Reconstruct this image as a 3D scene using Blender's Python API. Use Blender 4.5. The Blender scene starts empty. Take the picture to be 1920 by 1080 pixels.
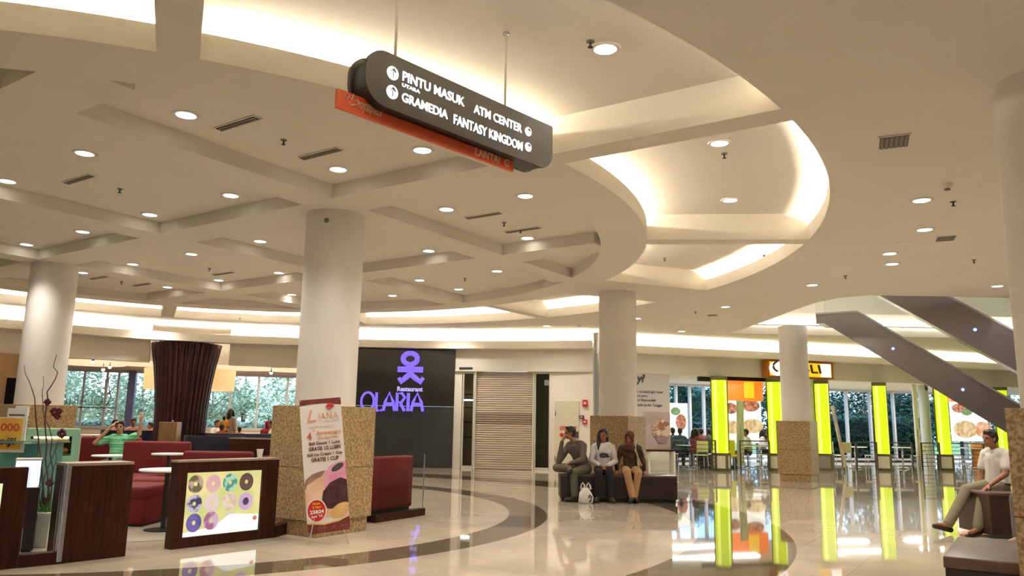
import bpy, bmesh, math, random
from math import sin, cos, tan, pi, radians, hypot, atan2, sqrt
from mathutils import Vector, Matrix, noise
from mathutils.geometry import tessellate_polygon
random.seed(11)
S = bpy.context.scene
COL = S.collection
# ---------------------------------------------------------------- camera
FPX, PIT, ROL, CH = 1443.3, 0.1726, 0.0174, 1.39
cam_d = bpy.data.cameras.new('camera'); cam = bpy.data.objects.new('camera', cam_d); COL.objects.link(cam)
cam_d.sensor_width = 36.0; cam_d.lens = FPX / 1920 * 36.0; cam_d.clip_start = 0.05; cam_d.clip_end = 400
_fw = Vector((0, cos(PIT), sin(PIT))); _r = Vector((1, 0, 0)); _u = Vector((0, -sin(PIT), cos(PIT)))
_rx = _r * cos(ROL) + _u * sin(ROL); _ux = -_r * sin(ROL) + _u * cos(ROL)
M = Matrix((_rx, _ux, -_fw)).transposed().to_4x4(); M.translation = Vector((0, 0, CH)); cam.matrix_world = M
S.camera = cam
S.view_settings.view_transform = 'Standard'; S.view_settings.look = 'None'
S.view_settings.exposure = 0.08; S.view_settings.gamma = 1.0; S.view_settings.use_curve_mapping = False
# ---------------------------------------------------------------- world : bright hazy sky
W = bpy.data.worlds.new('sky'); S.world = W; W.use_nodes = True
nt = W.node_tree; nt.nodes.clear()
wo = nt.nodes.new('ShaderNodeOutputWorld'); bg = nt.nodes.new('ShaderNodeBackground')
tc = nt.nodes.new('ShaderNodeTexCoord'); nz = nt.nodes.new('ShaderNodeTexNoise'); nz.inputs['Scale'].default_value = 3.0
cr = nt.nodes.new('ShaderNodeValToRGB'); cr.color_ramp.elements[0].color = (.36, .62, 1, 1); cr.color_ramp.elements[1].color = (.82, .93, 1, 1)
cr.color_ramp.elements[0].position = .35; cr.color_ramp.elements[1].position = .6
nt.links.new(tc.outputs['Generated'], nz.inputs['Vector']); nt.links.new(nz.outputs['Fac'], cr.inputs['Fac'])
nt.links.new(cr.outputs['Color'], bg.inputs['Color']); bg.inputs['Strength'].default_value = 2.8
nt.links.new(bg.outputs[0], wo.inputs[0])

def sun_lamp():
    l = bpy.data.lights.new('sun', 'SUN'); l.energy = 5.0; l.angle = .03; l.color = (1, .96, .88)
    o = bpy.data.objects.new('sun', l); COL.objects.link(o); o.rotation_euler = (radians(44), radians(10), radians(12))
sun_lamp()
SPOT_W = 230.0      # watts of one ceiling downlight
COVE_E = 125.0
LEDGE_E = 130.0      # radiance of the cove strips
# ---------------------------------------------------------------- geometry helpers
C0 = Vector((-5.32, 12.34))
G = Vector((.83, -.557)); H = Vector((.557, .83)); GA = atan2(G.y, G.x)
T = 4.09
def gh(g, h): return Vector((g * .83 + h * .557, -g * .557 + h * .83))
def ray(x, y):
    u = (x - 960) / FPX; v = (540 - y) / FPX
    u, v = u * cos(ROL) - v * sin(ROL), u * sin(ROL) + v * cos(ROL)
    return Vector((u, cos(PIT) - sin(PIT) * v, sin(PIT) + cos(PIT) * v))
O = Vector((0, 0, CH))
def Z(x, y, z):
    d = ray(x, y); return O + d * ((z - CH) / d.z)
def Yd(x, y, Y):
    d = ray(x, y); return O + d * (Y / d.y)
def vpl(x, y, A, B):
    "meets the upright plane through plan points A, B"
    n = Vector((-(B[1] - A[1]), B[0] - A[0])); d = ray(x, y); t = (n.x * A[0] + n.y * A[1]) / (n.x * d.x + n.y * d.y); return O + d * t
def pol(R, deg, z=None, c=C0):
    p = Vector((c.x + R * cos(radians(deg)), c.y + R * sin(radians(deg))))
    return p if z is None else Vector((p.x, p.y, z))

class MB:
    def __init__(s): s.v = []; s.f = []; s.m = []; s.M = None
    def add(s, vs, fs, mi=0):
        b = len(s.v)
        for p in vs:
            p = Vector(p)
            s.v.append(s.M @ p if s.M is not None else p)
        for f in fs: s.f.append([i + b for i in f]); s.m.append(mi)
        return s
    def box(s, c, d, rz=0, mi=0, R=None):
        x, y, z = d[0] / 2, d[1] / 2, d[2] / 2
        rot = R if R is not None else Matrix.Rotation(rz, 3, 'Z'); c = Vector(c)
        vs = [c + rot @ Vector((i * x, j * y, k * z)) for k in (-1, 1) for j in (-1, 1) for i in (-1, 1)]
        return s.add(vs, [(0, 2, 3, 1), (4, 5, 7, 6), (0, 1, 5, 4), (2, 6, 7, 3), (0, 4, 6, 2), (1, 3, 7, 5)], mi)
    def rbox(s, c, d, r=.03, rz=0, mi=0, seg=3, R=None):
        "box with rounded edges"
        bm = bmesh.new(); bmesh.ops.create_cube(bm, size=1)
        for v in bm.verts: v.co = Vector((v.co.x * d[0], v.co.y * d[1], v.co.z * d[2]))
        bmesh.ops.bevel(bm, geom=list(bm.edges), offset=min(r, min(d) * .49), segments=seg, profile=.5, affect='EDGES')
        rot = R if R is not None else Matrix.Rotation(rz, 3, 'Z'); c = Vector(c)
        bm.verts.ensure_lookup_table()
        s.add([c + rot @ v.co for v in bm.verts], [[v.index for v in f.verts] for f in bm.faces], mi); bm.free(); return s
    def quad(s, a, b, c, d, mi=0): return s.add([a, b, c, d], [(0, 1, 2, 3)], mi)
    def bar(s, a, b, w, h=None, mi=0):
        "square bar from a to b"
        a = Vector(a); b = Vector(b); d = (b - a); L = d.length
        if L < 1e-6: return s
        h = h or w; q = d.to_track_quat('X', 'Z').to_matrix()
        return s.box((a + b) / 2, (L, w, h), R=q, mi=mi)
    def tube(s, pts, r, n=8, mi=0, cap=True):
        pts = [Vector(p) for p in pts]; rr = r if isinstance(r, (list, tuple)) else [r] * len(pts)
        vs = []; N = len(pts); up = None
        for i, p in enumerate(pts):
            d = (pts[min(i + 1, N - 1)] - pts[max(i - 1, 0)])
            d = d.normalized() if d.length > 1e-9 else Vector((0, 0, 1))
            if up is None: up = Vector((0, 0, 1)) if abs(d.z) < .9 else Vector((1, 0, 0))
            a = d.cross(up)
            if a.length < 1e-4: a = d.orthogonal()
            a.normalize(); b = d.cross(a).normalized(); up = -b if False else up
            for k in range(n):
                t = 2 * pi * k / n; vs.append(p + a * cos(t) * rr[i] + b * sin(t) * rr[i])
        fs = [(i * n + k, i * n + (k + 1) % n, (i + 1) * n + (k + 1) % n, (i + 1) * n + k) for i in range(N - 1) for k in range(n)]
        if cap: fs += [tuple(range(n))[::-1], tuple((N - 1) * n + k for k in range(n))]
        return s.add(vs, fs, mi)
    def lathe(s, prof, c=(0, 0, 0), n=32, mi=0, cap=True):
        c = Vector(c); vs = [c + Vector((r * cos(2 * pi * k / n), r * sin(2 * pi * k / n), z)) for r, z in prof for k in range(n)]
        fs = [(i * n + k, i * n + (k + 1) % n, (i + 1) * n + (k + 1) % n, (i + 1) * n + k) for i in range(len(prof) - 1) for k in range(n)]
        if cap: fs += [tuple(range(n))[::-1], tuple((len(prof) - 1) * n + k for k in range(n))]
        return s.add(vs, fs, mi)
    def arc(s, R0, R1, z0, z1, a0, a1, n=96, mi=0, c=C0, ends=True):
        "solid ring sector"
        n = max(2, n); full = abs(a1 - a0) >= 359.9; vs = []
        for i in range(n + (0 if full else 1)):
            t = a0 + (a1 - a0) * i / n
            for R, z in ((R0, z0), (R1, z0), (R1, z1), (R0, z1)): vs.append(pol(R, t, z, c))
        fs = []; N = n if full else n + 1
        for i in range(n):
            j = (i + 1) % N
            for k in range(4): l = (k + 1) % 4; fs.append((i * 4 + k, i * 4 + l, j * 4 + l, j * 4 + k))
        if not full and ends: fs += [(3, 2, 1, 0), tuple(n * 4 + k for k in range(4))]
        return s.add(vs, fs, mi)
    def prism(s, poly, z0, z1, mi=0, holes=()):
        loops = [[Vector((p[0], p[1], 0)) for p in l] for l in [poly] + list(holes)]
        flat = [p for l in loops for p in l]; N = len(flat)
        tri = tessellate_polygon(loops)
        vs = [(p.x, p.y, z0) for p in flat] + [(p.x, p.y, z1) for p in flat]
        fs = [t for t in tri] + [tuple(i + N for i in t)[::-1] for t in tri]
        b = 0
        for l in loops:
            n = len(l); fs += [(b + i, b + (i + 1) % n, b + (i + 1) % n + N, b + i + N) for i in range(n)]; b += n
        return s.add(vs, fs, mi)
    def ellip(s, c, r, n=16, m=10, mi=0, R=None):
        c = Vector(c); vs = []; R = R or Matrix.Identity(3)
        for j in range(m + 1):
            p = pi * j / m
            for i in range(n):
                t = 2 * pi * i / n; vs.append(c + R @ Vector((r[0] * sin(p) * cos(t), r[1] * sin(p) * sin(t), r[2] * cos(p))))
        fs = [(j * n + i, (j + 1) * n + i, (j + 1) * n + (i + 1) % n, j * n + (i + 1) % n) for j in range(m) for i in range(n)]
        return s.add(vs, fs, mi)
    def build(s, name, mats, parent=None, smooth=False, bevel=0, sub=0):
        me = bpy.data.meshes.new(name)
        org = Vector((0, 0, 0)); inv = None
        if parent is not None:
            w = Matrix.Identity(4); q = parent
            while q is not None:
                w = q.matrix_basis @ w; q = q.parent
            inv = w.inverted()
        vs = [inv @ v for v in s.v] if inv else s.v
        me.from_pydata([tuple(v) for v in vs], [], s.f); me.validate(); me.update()
        bm = bmesh.new(); bm.from_mesh(me); bmesh.ops.remove_doubles(bm, verts=bm.verts, dist=1e-5)
        bmesh.ops.recalc_face_normals(bm, faces=bm.faces); bm.to_mesh(me); bm.free()
        if not isinstance(mats, (list, tuple)): mats = [mats]
        for m in mats: me.materials.append(m)
        if len(me.polygons) == len(s.m):
            for p, mi in zip(me.polygons, s.m): p.material_index = mi
        o = bpy.data.objects.new(name, me); COL.objects.link(o)
        if parent is not None: o.parent = parent
        if smooth:
            for p in me.polygons: p.use_smooth = True
            if smooth != 'all':
                me.set_sharp_from_angle(angle=radians(38))
        if bevel:
            b = o.modifiers.new('bevel', 'BEVEL'); b.width = bevel; b.segments = 2; b.limit_method = 'ANGLE'
        if sub:
            b = o.modifiers.new('sub', 'SUBSURF'); b.levels = sub; b.render_levels = sub
        return o
def local(mb):
    mb.loc = True; return mb
def thing(name, label, cat, loc=(0, 0, 0), rz=0, group=None):
    o = bpy.data.objects.new(name, None); COL.objects.link(o); o.location = loc; o.rotation_euler = (0, 0, rz)
    o.empty_display_size = .1
    o['label'] = label; o['category'] = cat
    if group: o['group'] = group
    o.matrix_basis  # touch
    return o
def tag(o, label, cat, group=None, kind=None):
    o['label'] = label; o['category'] = cat
    if group: o['group'] = group
    if kind: o['kind'] = kind
    return o
def struct(o): o['kind'] = 'structure'; return o
def dup(root, loc=None, rz=None, label=None, group=None, scale=None):
    kids = {}
    for o in list(COL.objects):
        if o.parent: kids.setdefault(o.parent.name, []).append(o)
    def rec(o, par):
        c = o.copy(); COL.objects.link(c)
        if par is not None: c.parent = par
        for ch in kids.get(o.name, []): rec(ch, c)
        return c
    r = rec(root, None)
    if loc is not None: r.location = loc
    if rz is not None: r.rotation_euler = (0, 0, rz)
    if scale is not None: r.scale = (scale,) * 3 if not isinstance(scale, tuple) else scale
    if label: r['label'] = label
    if group: r['group'] = group
    return r
def frame(origin, xdir, zdir=(0, 0, 1)):
    "matrix whose x runs along xdir, z up, y = away from the viewer"
    x = Vector(xdir).normalized(); z = Vector(zdir).normalized(); y = z.cross(x).normalized(); z = x.cross(y)
    m = Matrix((x, y, z)).transposed().to_4x4(); m.translation = Vector(origin); return m
def text_mb(mb, txt, size, x, z, y=0, mi=0, depth=.01, bold=0, align='LEFT', shear=0, sx=1.0, width=None, Mx=None):
    "adds lettering to mb: x right, z up, standing in the local xz plane, front at -y"
    cu = bpy.data.curves.new('t', 'FONT'); cu.body = txt; cu.size = size; cu.extrude = depth / 2; cu.offset = bold
    cu.align_x = align; cu.shear = shear; cu.resolution_u = 3
    o = bpy.data.objects.new('t', cu); COL.objects.link(o)
    dg = bpy.context.evaluated_depsgraph_get(); dg.update()
    me = bpy.data.meshes.new_from_object(o.evaluated_get(dg))
    if width:
        xs = [v.co.x for v in me.vertices]; w = max(xs) - min(xs); sx = width / w if w else 1
    vs = [Vector((v.co.x * sx + x, y - v.co.z, v.co.y + z)) for v in me.vertices]
    if Mx is not None: vs = [Mx @ v for v in vs]
    mb.add(vs, [list(p.vertices) for p in me.polygons], mi)
    COL.objects.unlink(o); bpy.data.objects.remove(o); bpy.data.meshes.remove(me); bpy.data.curves.remove(cu)
    return mb
# ---------------------------------------------------------------- materials
def mat(name, col, rough=.6, metal=0, emit=None, es=1.0, spec=.5, trans=0, ior=1.45, alpha=1, coat=0):
    m = bpy.data.materials.new(name); m.use_nodes = True; b = m.node_tree.nodes['Principled BSDF']
    b.inputs['Base Color'].default_value = (*col, 1); b.inputs['Roughness'].default_value = rough
    b.inputs['Metallic'].default_value = metal; b.inputs['Specular IOR Level'].default_value = spec
    b.inputs['IOR'].default_value = ior; b.inputs['Transmission Weight'].default_value = trans; b.inputs['Alpha'].default_value = alpha
    b.inputs['Coat Weight'].default_value = coat
    if emit: b.inputs['Base Color'].default_value = (*[c * .12 for c in col], 1); b.inputs['Emission Color'].default_value = (*emit, 1); b.inputs['Emission Strength'].default_value = es
    return m
def nmat(name, c1, c2, scale=8, rough=.6, detail=4, stretch=(1, 1, 1), lo=.35, hi=.65, metal=0, bump=0, tex='noise', coat=0, spec=.5, emit=0):
    "two-colour procedural material"
    m = mat(name, c1, rough, metal, coat=coat, spec=spec); n = m.node_tree.nodes; l = m.node_tree.links; b = n['Principled BSDF']
    t = n.new('ShaderNodeTexCoord'); mp = n.new('ShaderNodeMapping'); mp.inputs['Scale'].default_value = stretch
    if tex == 'noise': x = n.new('ShaderNodeTexNoise'); x.inputs['Detail'].default_value = detail; out = x.outputs['Fac']
    else: x = n.new('ShaderNodeTexVoronoi'); out = x.outputs['Distance'] if tex == 'voronoi' else x.outputs['Color']
    x.inputs['Scale'].default_value = scale
    r = n.new('ShaderNodeValToRGB'); r.color_ramp.elements[0].position = lo; r.color_ramp.elements[1].position = hi
    r.color_ramp.elements[0].color = (*c1, 1); r.color_ramp.elements[1].color = (*c2, 1)
    l.new(t.outputs['Object'], mp.inputs['Vector']); l.new(mp.outputs[0], x.inputs['Vector']); l.new(out, r.inputs['Fac']); l.new(r.outputs['Color'], b.inputs['Base Color'])
    if emit: l.remove(b.inputs['Base Color'].links[0]); b.inputs['Base Color'].default_value = (.05, .05, .05, 1); l.new(r.outputs['Color'], b.inputs['Emission Color']); b.inputs['Emission Strength'].default_value = emit
    if bump:
        bp = n.new('ShaderNodeBump'); bp.inputs['Strength'].default_value = bump; bp.inputs['Distance'].default_value = .01
        l.new(out, bp.inputs['Height']); l.new(bp.outputs[0], b.inputs['Normal'])
    return m
MT = {}
MT['ceil'] = nmat('ceiling_paint', (.80, .755, .67), (.83, .785, .70), 1.2, .85)
MT['white'] = nmat('column_paint', (.80, .77, .72), (.83, .80, .75), 1.5, .6)
MT['wall'] = nmat('wall_paint', (.83, .79, .70), (.86, .82, .73), 1.2, .8)
MT['granite'] = nmat('granite', (.24, .15, .065), (.50, .36, .19), 38, .35, 3, lo=.38, hi=.62, bump=0)
MT['cove'] = mat('cove_light', (1, .9, .7), emit=(1, .88, .69), es=COVE_E)
MT['ledge_cove'] = mat('ledge_cove_light', (1, .9, .7), emit=(1, .89, .72), es=LEDGE_E)
MT['lamp'] = mat('lamp_glow', (1, 1, 1), emit=(1, .93, .80), es=9)
MT['wood'] = nmat('dark_wood', (.020, .007, .004), (.050, .015, .008), 6, .4, 5, (6, 6, .5), .3, .7, spec=.15)
MT['woodtop'] = mat('wood_top', (.32, .25, .2), .3)
MT['steel'] = mat('steel', (.6, .6, .6), .25, 1)
MT['brushed'] = mat('brushed_steel', (.45, .45, .47), .35, 1)
MT['black'] = mat('black_plastic', (.012, .012, .012), .4)
MT['blackgloss'] = mat('black_gloss', (.006, .006, .008), .12)
MT['grille'] = mat('grille_grey', (.22, .19, .15), .6)
MT['red'] = nmat('red_fabric', (.105, .003, .005), (.15, .006, .008), 30, .75)
MT['glass'] = mat('clear_glass', (.92, .97, .96), .02, trans=1, ior=1.1, spec=.5)
MT['glassedge'] = mat('glass_edge', (.35, .55, .5), .1, trans=.6, ior=1.45)
MT['paper'] = mat('white_print', (.8, .79, .76), .5)
# floor with circular stone bands
def floor_mat():
    m = bpy.data.materials.new('polished_stone_floor'); m.use_nodes = True; n = m.node_tree.nodes; l = m.node_tree.links; b = n['Principled BSDF']
    geo = n.new('ShaderNodeNewGeometry'); mp = n.new('ShaderNodeVectorMath'); mp.operation = 'SUBTRACT'; mp.inputs[1].default_value = (C0.x, C0.y, 0)
    l.new(geo.outputs['Position'], mp.inputs[0])
    ln = n.new('ShaderNodeVectorMath'); ln.operation = 'LENGTH'; l.new(mp.outputs[0], ln.inputs[0])
    def math(op, a, bb=None):
        x = n.new('ShaderNodeMath'); x.operation = op
        for i, q in enumerate((a, bb)):
            if q is None: continue
            if isinstance(q, (int, float)): x.inputs[i].default_value = q
            else: l.new(q, x.inputs[i])
        return x.outputs[0]
    r = ln.outputs['Value']
    def band(a, c): return math('MULTIPLY', math('GREATER_THAN', r, a), math('LESS_THAN', r, c))
    dark = math('MAXIMUM', band(5.34, 5.92), band(8.03, 9.19))
    # tiles along the building grid
    rot = n.new('ShaderNodeMapping'); rot.inputs['Rotation'].default_value = (0, 0, -GA); l.new(geo.outputs['Position'], rot.inputs['Vector'])
    br = n.new('ShaderNodeTexBrick'); br.offset = 0; br.inputs['Scale'].default_value = 1; br.inputs['Brick Width'].default_value = .8; br.inputs['Row Height'].default_value = .8
    br.inputs['Mortar Size'].default_value = .004; br.inputs['Color1'].default_value = (.47, .405, .315, 1); br.inputs['Color2'].default_value = (.53, .455, .355, 1); br.inputs['Mortar'].default_value = (.36, .31, .24, 1)
    l.new(rot.outputs[0], br.inputs['Vector'])
    no = n.new('ShaderNodeTexNoise'); no.inputs['Scale'].default_value = .9; no.inputs['Detail'].default_value = 5; l.new(geo.outputs['Position'], no.inputs['Vector'])
    mx = n.new('ShaderNodeMix'); mx.data_type = 'RGBA'; mx.blend_type = 'MULTIPLY'; l.new(br.outputs['Color'], mx.inputs[6])
    cr = n.new('ShaderNodeValToRGB'); cr.color_ramp.elements[0].color = (.82, .82, .84, 1); cr.color_ramp.elements[1].color = (1.08, 1.04, .98, 1); cr.color_ramp.elements[0].position = .35; cr.color_ramp.elements[1].position = .65
    l.new(no.outputs['Fac'], cr.inputs['Fac']); l.new(cr.outputs['Color'], mx.inputs[7]); mx.inputs[0].default_value = 1
    inner = math('LESS_THAN', r, 3.6)
    dk = n.new('ShaderNodeMix'); dk.data_type = 'RGBA'; l.new(dark, dk.inputs[0]); l.new(mx.outputs[2], dk.inputs[6]); dk.inputs[7].default_value = (.125, .095, .06, 1)
    l.new(dk.outputs[2], b.inputs['Base Color']); b.inputs['Roughness'].default_value = .035; b.inputs['IOR'].default_value = 1.55
    # very slight waviness of the polished tiles
    n2 = n.new('ShaderNodeTexNoise'); n2.inputs['Scale'].default_value = 1.6; n2.inputs['Detail'].default_value = 1; l.new(geo.outputs['Position'], n2.inputs['Vector'])
    bp = n.new('ShaderNodeBump'); bp.inputs['Strength'].default_value = .05; bp.inputs['Distance'].default_value = .01; l.new(n2.outputs['Fac'], bp.inputs['Height']); l.new(bp.outputs[0], b.inputs['Normal'])
    return m
MT['floor'] = floor_mat()
MT['matfloor'] = nmat('cafe_floor', (.30, .26, .22), (.36, .32, .27), 2.0, .35, 4)
# ================================================================ SETTING
mb = MB(); mb.prism([(-30, -8), (34, -8), (34, 42), (-30, 42)], -.12, 0); struct(mb.build('floor', MT['floor']))
# --- ceilings
mb = MB()
mb.arc(0.01, 7.41, 4.27, 4.31, 0, 360, 160); mb.arc(6.72, 7.41, 4.09, 4.275, 0, 360, 160)
def chord(mb, axis, c, hw, z0, z1, R=6.74, z1b=None):
    cc = (C0.dot(G), C0.dot(H))
    for sgn in (0,):
        d = c - cc[axis]
        if abs(d) > R - .2: continue
        half = sqrt(R * R - d * d) + .02
        mid = cc[1 - axis]
        p = gh(c, mid) if axis == 0 else gh(mid, c)
        mb.box((p.x, p.y, (z0 + z1) / 2), (2 * hw, 2 * half, z1 - z0) if axis == 0 else (2 * half, 2 * hw, z1 - z0), GA)
for k in range(-1, 3): chord(mb, 0, -7.3 - 3.7 * k, .27, 4.091, 4.275)
for k in range(-1, 3): chord(mb, 1, 6.73 + 3.75 * k, .31, 4.0925, 4.275)
struct(mb.build('ceiling', MT['ceil']))
mb = MB(); mb.arc(6.75, 10.25, 4.48, 4.52, 0, 360, 160)          # raised ring ceiling
mb.arc(6.70, 6.75, 4.31, 4.52, 0, 360, 120); mb.arc(10.25, 10.3, 4.31, 4.52, 0, 360, 120)
struct(mb.build('ceiling', MT['ceil']))
mb = MB()
for ai, ao, w in [(-98, -97.6, .3), (-68.2, -67.8, .3), (-39.2, -37.6, .31), (-8.3, -7.4, .31), (23.4, 23.4, 1.75), (50.0, 50.9, .3), (84, 84, .3), (115.5, 115.5, .32), (146, 146, .32), (177, 177, .3), (208, 208, .3), (238, 238, .3)]:
    a = pol(7.3, ai); b = pol(9.85, ao); d = (b - a); L = d.length
    mb.box(((a.x + b.x) / 2, (a.y + b.y) / 2, (4.092 + 4.49) / 2), (L, w, 4.49 - 4.092), atan2(d.y, d.x))
struct(mb.build('ceiling', MT['ceil']))
# outer soffit with the round opening and the escalator opening
VOID = [(6.49, 22.7), (6.6, 19.9), (6.62, 17.7), (6.7, 16.6), (6.9, 16.0), (7.35, 15.62), (9, 15.6), (14, 15.75), (18, 16.2), (18, 22.9)]
circ = [tuple(pol(9.74, 360 * i / 160)) for i in range(160)]
mb = MB(); mb.prism([(-30, -8), (34, -8), (34, 32), (-30, 32)], 4.09, 4.10, holes=[circ, VOID])
mb.arc(9.74, 9.80, 4.10, 4.31, 0, 360, 160); mb.arc(9.8, 10.3, 4.10, 4.13, 0, 360, 160)
struct(mb.build('ceiling', MT['ceil']))
# cove strips
def strip(name, m, R0, R1, z, a0=0, a1=360): return struct(m.arc(R0, R1, z, z + .03, a0, a1, 120).build(name, MT['cove']))
strip('trim_1', MB(), 6.98, 7.06, 4.335); strip('trim_2', MB(), 10.05, 10.13, 4.16)
# --- walls : plan of the shop fronts
PL = [(-24, 4), (-19.5, 11), (-16.5, 16), (-13.4, 20.2), (-10.8, 22.4), (-8.7, 23.2), (-6.4, 23.65), (-4.4, 23.8), (-1.75, 23.8), (.5, 23.45), (2.50, 22.9)]
PR = [(2.75, 23.85), (4.95, 24.5), (8.8, 25.65), (12.8, 26.85), (17.2, 28.2), (26, 31)]
def hit(px, poly):
    "plan point of polyline seen at pixel column px"
    d = ray(px, 790); best = None
    for a, b in zip(poly[:-1], poly[1:]):
        ax, ay = a; ex, ey = b[0] - ax, b[1] - ay
        det = d.x * ey - d.y * ex
        if abs(det) < 1e-9: continue
        t = (ax * ey - ay * ex) / det; s = (ax * d.y - ay * d.x) / det
        if -1e-6 <= s <= 1 + 1e-6 and t > 0: best = (Vector((d.x * t, d.y * t)), Vector((ex, ey)).normalized()); break
    return best
def offs(poly, d):
    "polyline moved d towards the hall"
    out = []
    for i, p in enumerate(poly):
        a = Vector(poly[max(i - 1, 0)]); b = Vector(poly[min(i + 1, len(poly) - 1)]); t = (b - a).normalized(); n = Vector((t.y, -t.x))
        out.append(tuple(Vector(p) + n * d))
    return out
def band(mb, poly, d0, d1, z0, z1, mi=0):
    a = offs(poly, d0); b = offs(poly, d1); mb.prism(list(a) + list(b)[::-1], z0, z1, mi)
def sub(poly, x0, x1):
    a, _ = hit(x0, poly); b, _ = hit(x1, poly); return [tuple(a)] + [p for p in poly if a.x < p[0] < b.x] + [tuple(b)]
ZF = 2.94
PLa = sub(PL, -300, 268); PLb = sub(PL, 420, 852); PLc = sub(PL, 850, 1112)
for nm, pp in (('wall_left', PLa), ('wall_back', PLb), ('wall_back', PLc)):
    mb = MB(); band(mb, pp, 0, -.3, ZF, 4.10); struct(mb.build(nm, MT['wall']))
mb = MB(); band(mb, PR, 0, -.3, 2.98, 4.10); mb.box((2.7, 23.5, 2.05), (.3, 1.25, 4.1), .25)
struct(mb.build('wall_right', MT['wall']))
# ledge and its hidden strip lights
mb = MB()
LL = offs(PL, 0); band(mb, PL[:-1] + [(2.5, 22.9)], .42, -.05, 3.57, 3.62); band(mb, PL[:-1] + [(2.5, 22.9)], .42, .36, 3.62, 3.80)
band(mb, PR, .42, -.05, 3.57, 3.62); band(mb, PR, .42, .36, 3.62, 3.80)
struct(mb.build('trim_3', MT['wall']))
mb = MB(); band(mb, PL[1:], .33, .25, 3.75, 3.78); band(mb, PR[0:], .33, .25, 3.75, 3.78); struct(mb.build('trim_4', MT['ledge_cove']))
# escalator opening : upright sides, upper storey
mb = MB()
vo = [Vector(p) for p in VOID]
for i in range(len(vo)):
    a, b = vo[i], vo[(i + 1) % len(vo)]; z1 = 4.75
    mb.quad((a.x, a.y, 4.09), (b.x, b.y, 4.09), (b.x, b.y, z1), (a.x, a.y, z1))
struct(mb.build('trim_5', MT['ceil']))
mb = MB(); mb.box((12.2, 22.62, 4.36), (11.4, .1, .03)); struct(mb.build('trim_9', MT['ceil'])); mb = MB(); mb.box((12.2, 22.64, 4.40), (11.4, .05, .02)); struct(mb.build('trim_10', mat('opening_cove', (1, 1, .9), emit=(1, .92, .78), es=22)))
mb = MB(); mb.prism([(4, 12), (22, 12), (22, 30), (4, 30)], 8.0, 8.1)
mb.box((4, 21, 6.3), (.2, 18, 3.5)); mb.box((13, 30, 6.3), (18, .2, 3.5)); mb.box((22, 21, 6.3), (.2, 18, 3.5)); mb.box((13, 12, 6.3), (18, .2, 3.5))
struct(mb.build('wall_upper', MT['wall']))
for x, y in ((10, 16), (16, 20), (10, 24)):  # unseen area lights added to brighten the upper storey
    l = bpy.data.lights.new('upper_storey_fill', 'AREA'); l.energy = 260; l.size = 2; l.color = (1, .92, .8)
    o = bpy.data.objects.new('upper_storey_fill', l); COL.objects.link(o); o.location = (x, y, 7.9)
# far and side enclosures behind the shop fronts
mb = MB(); mb.box((-30, 17, 2), (.2, 50, 4.2)); mb.box((34, 17, 2), (.2, 50, 4.2)); mb.box((2, -8, 2), (64, .2, 4.2))
struct(mb.build('wall_side', MT['wall']))

# ---------------------------------------------------------------- columns
def column(name, c, label, z1=4.1, s=.92, top=1.55, r=.385):
    t = thing(name, label, 'column', (c[0], c[1], 0))
    MB().lathe([(r, top - .01), (r, 1.9), (r, z1)], (c[0], c[1], 0), 64).build('column_shaft', MT['white'], t, smooth=True)
    m = MB(); m.box((c[0], c[1], .09), (s - .07, s - .07, .18), GA); m.box((c[0], c[1], (top + .18) / 2), (s, s, top - .18), GA)
    m.build('granite_base', MT['granite'], t, bevel=.006)
    m = MB(); m.box((c[0], c[1], .80), (s + .003, s + .003, .006), GA); m.build('joint', MT['wood'], t)
    return t
c1, c2, c3, c4, cR = (-8.43, 13.95), (-2.39, 10.08), (2.2, 15.85), (7.70, 20.95), (4.19, 5.68)
column('column', c1, 'white round column on a granite base behind the donut kiosk, leftmost in view')
column('column', c2, 'large white round column with granite base behind the tall donut banner')
column('column', c3, 'white round column with granite base behind the bench of three seated people', s=.84)
column('column', c4, 'thin-looking far white column with granite base in front of the yellow restaurant sign', s=.86, r=.37)
column('column', cR, 'nearest white column with granite base at the right edge', s=.95)
# ---------------------------------------------------------------- ceiling lights
spot_d = bpy.data.lights.new('downlight', 'SPOT'); spot_d.energy = SPOT_W; spot_d.spot_size = radians(106); spot_d.spot_blend = 1.0; spot_d.shadow_soft_size = .10; spot_d.color = (1, .92, .82)
wide_d = spot_d.copy(); wide_d.spot_size = radians(158); wide_d.name = 'wide_downlight'
def make_downlight():
    t = thing('downlight', 'x', 'ceiling light')
    n = 24; MB().lathe([(.095, -.012), (.125, -.012), (.13, 0), (.095, 0)], (0, 0, 0), n, cap=False).build('trim_ring', MT['white'], t, smooth=True)
    MB().lathe([(.095, -.008), (.094, -.006)], (0, 0, 0), n).build('lens', MT['lamp'], t)
    return t
DL = [(349, 215, 4.27), (159, 287, 4.27), (13, 339, 4.27), (792, 281, 4.27), (634, 317, 4.27), (433, 366, 4.27), (281, 402, 4.27), (155, 434, 4.27), (50, 458, 4.27), (985, 367, 4.27), (837, 392, 4.27), (488, 452, 4.27), (359, 476, 4.27), (249, 495, 4.27), (155, 511, 4.27), (989, 446, 4.27), (804, 470, 4.27), (932, 508, 4.27), (523, 511, 4.27), (410, 525, 4.27), (314, 538, 4.27), (787, 525, 4.27), (860, 542, 4.27), (736, 554, 4.27), (547, 552, 4.27),
      (1135, 91, 4.48), (1349, 268, 4.48), (1369, 375, 4.48),
      (1728, 375, 4.09), (1734, 430, 4.09), (1668, 475, 4.09), (1523, 534, 4.09), (1360, 575, 4.09), (1870, 536, 4.09), (1195, 597, 4.09), (1025, 611, 4.09), (850, 616, 4.09), (1278, 621, 4.09), (490, 613, 4.09), (293, 601, 4.09)]
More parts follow.
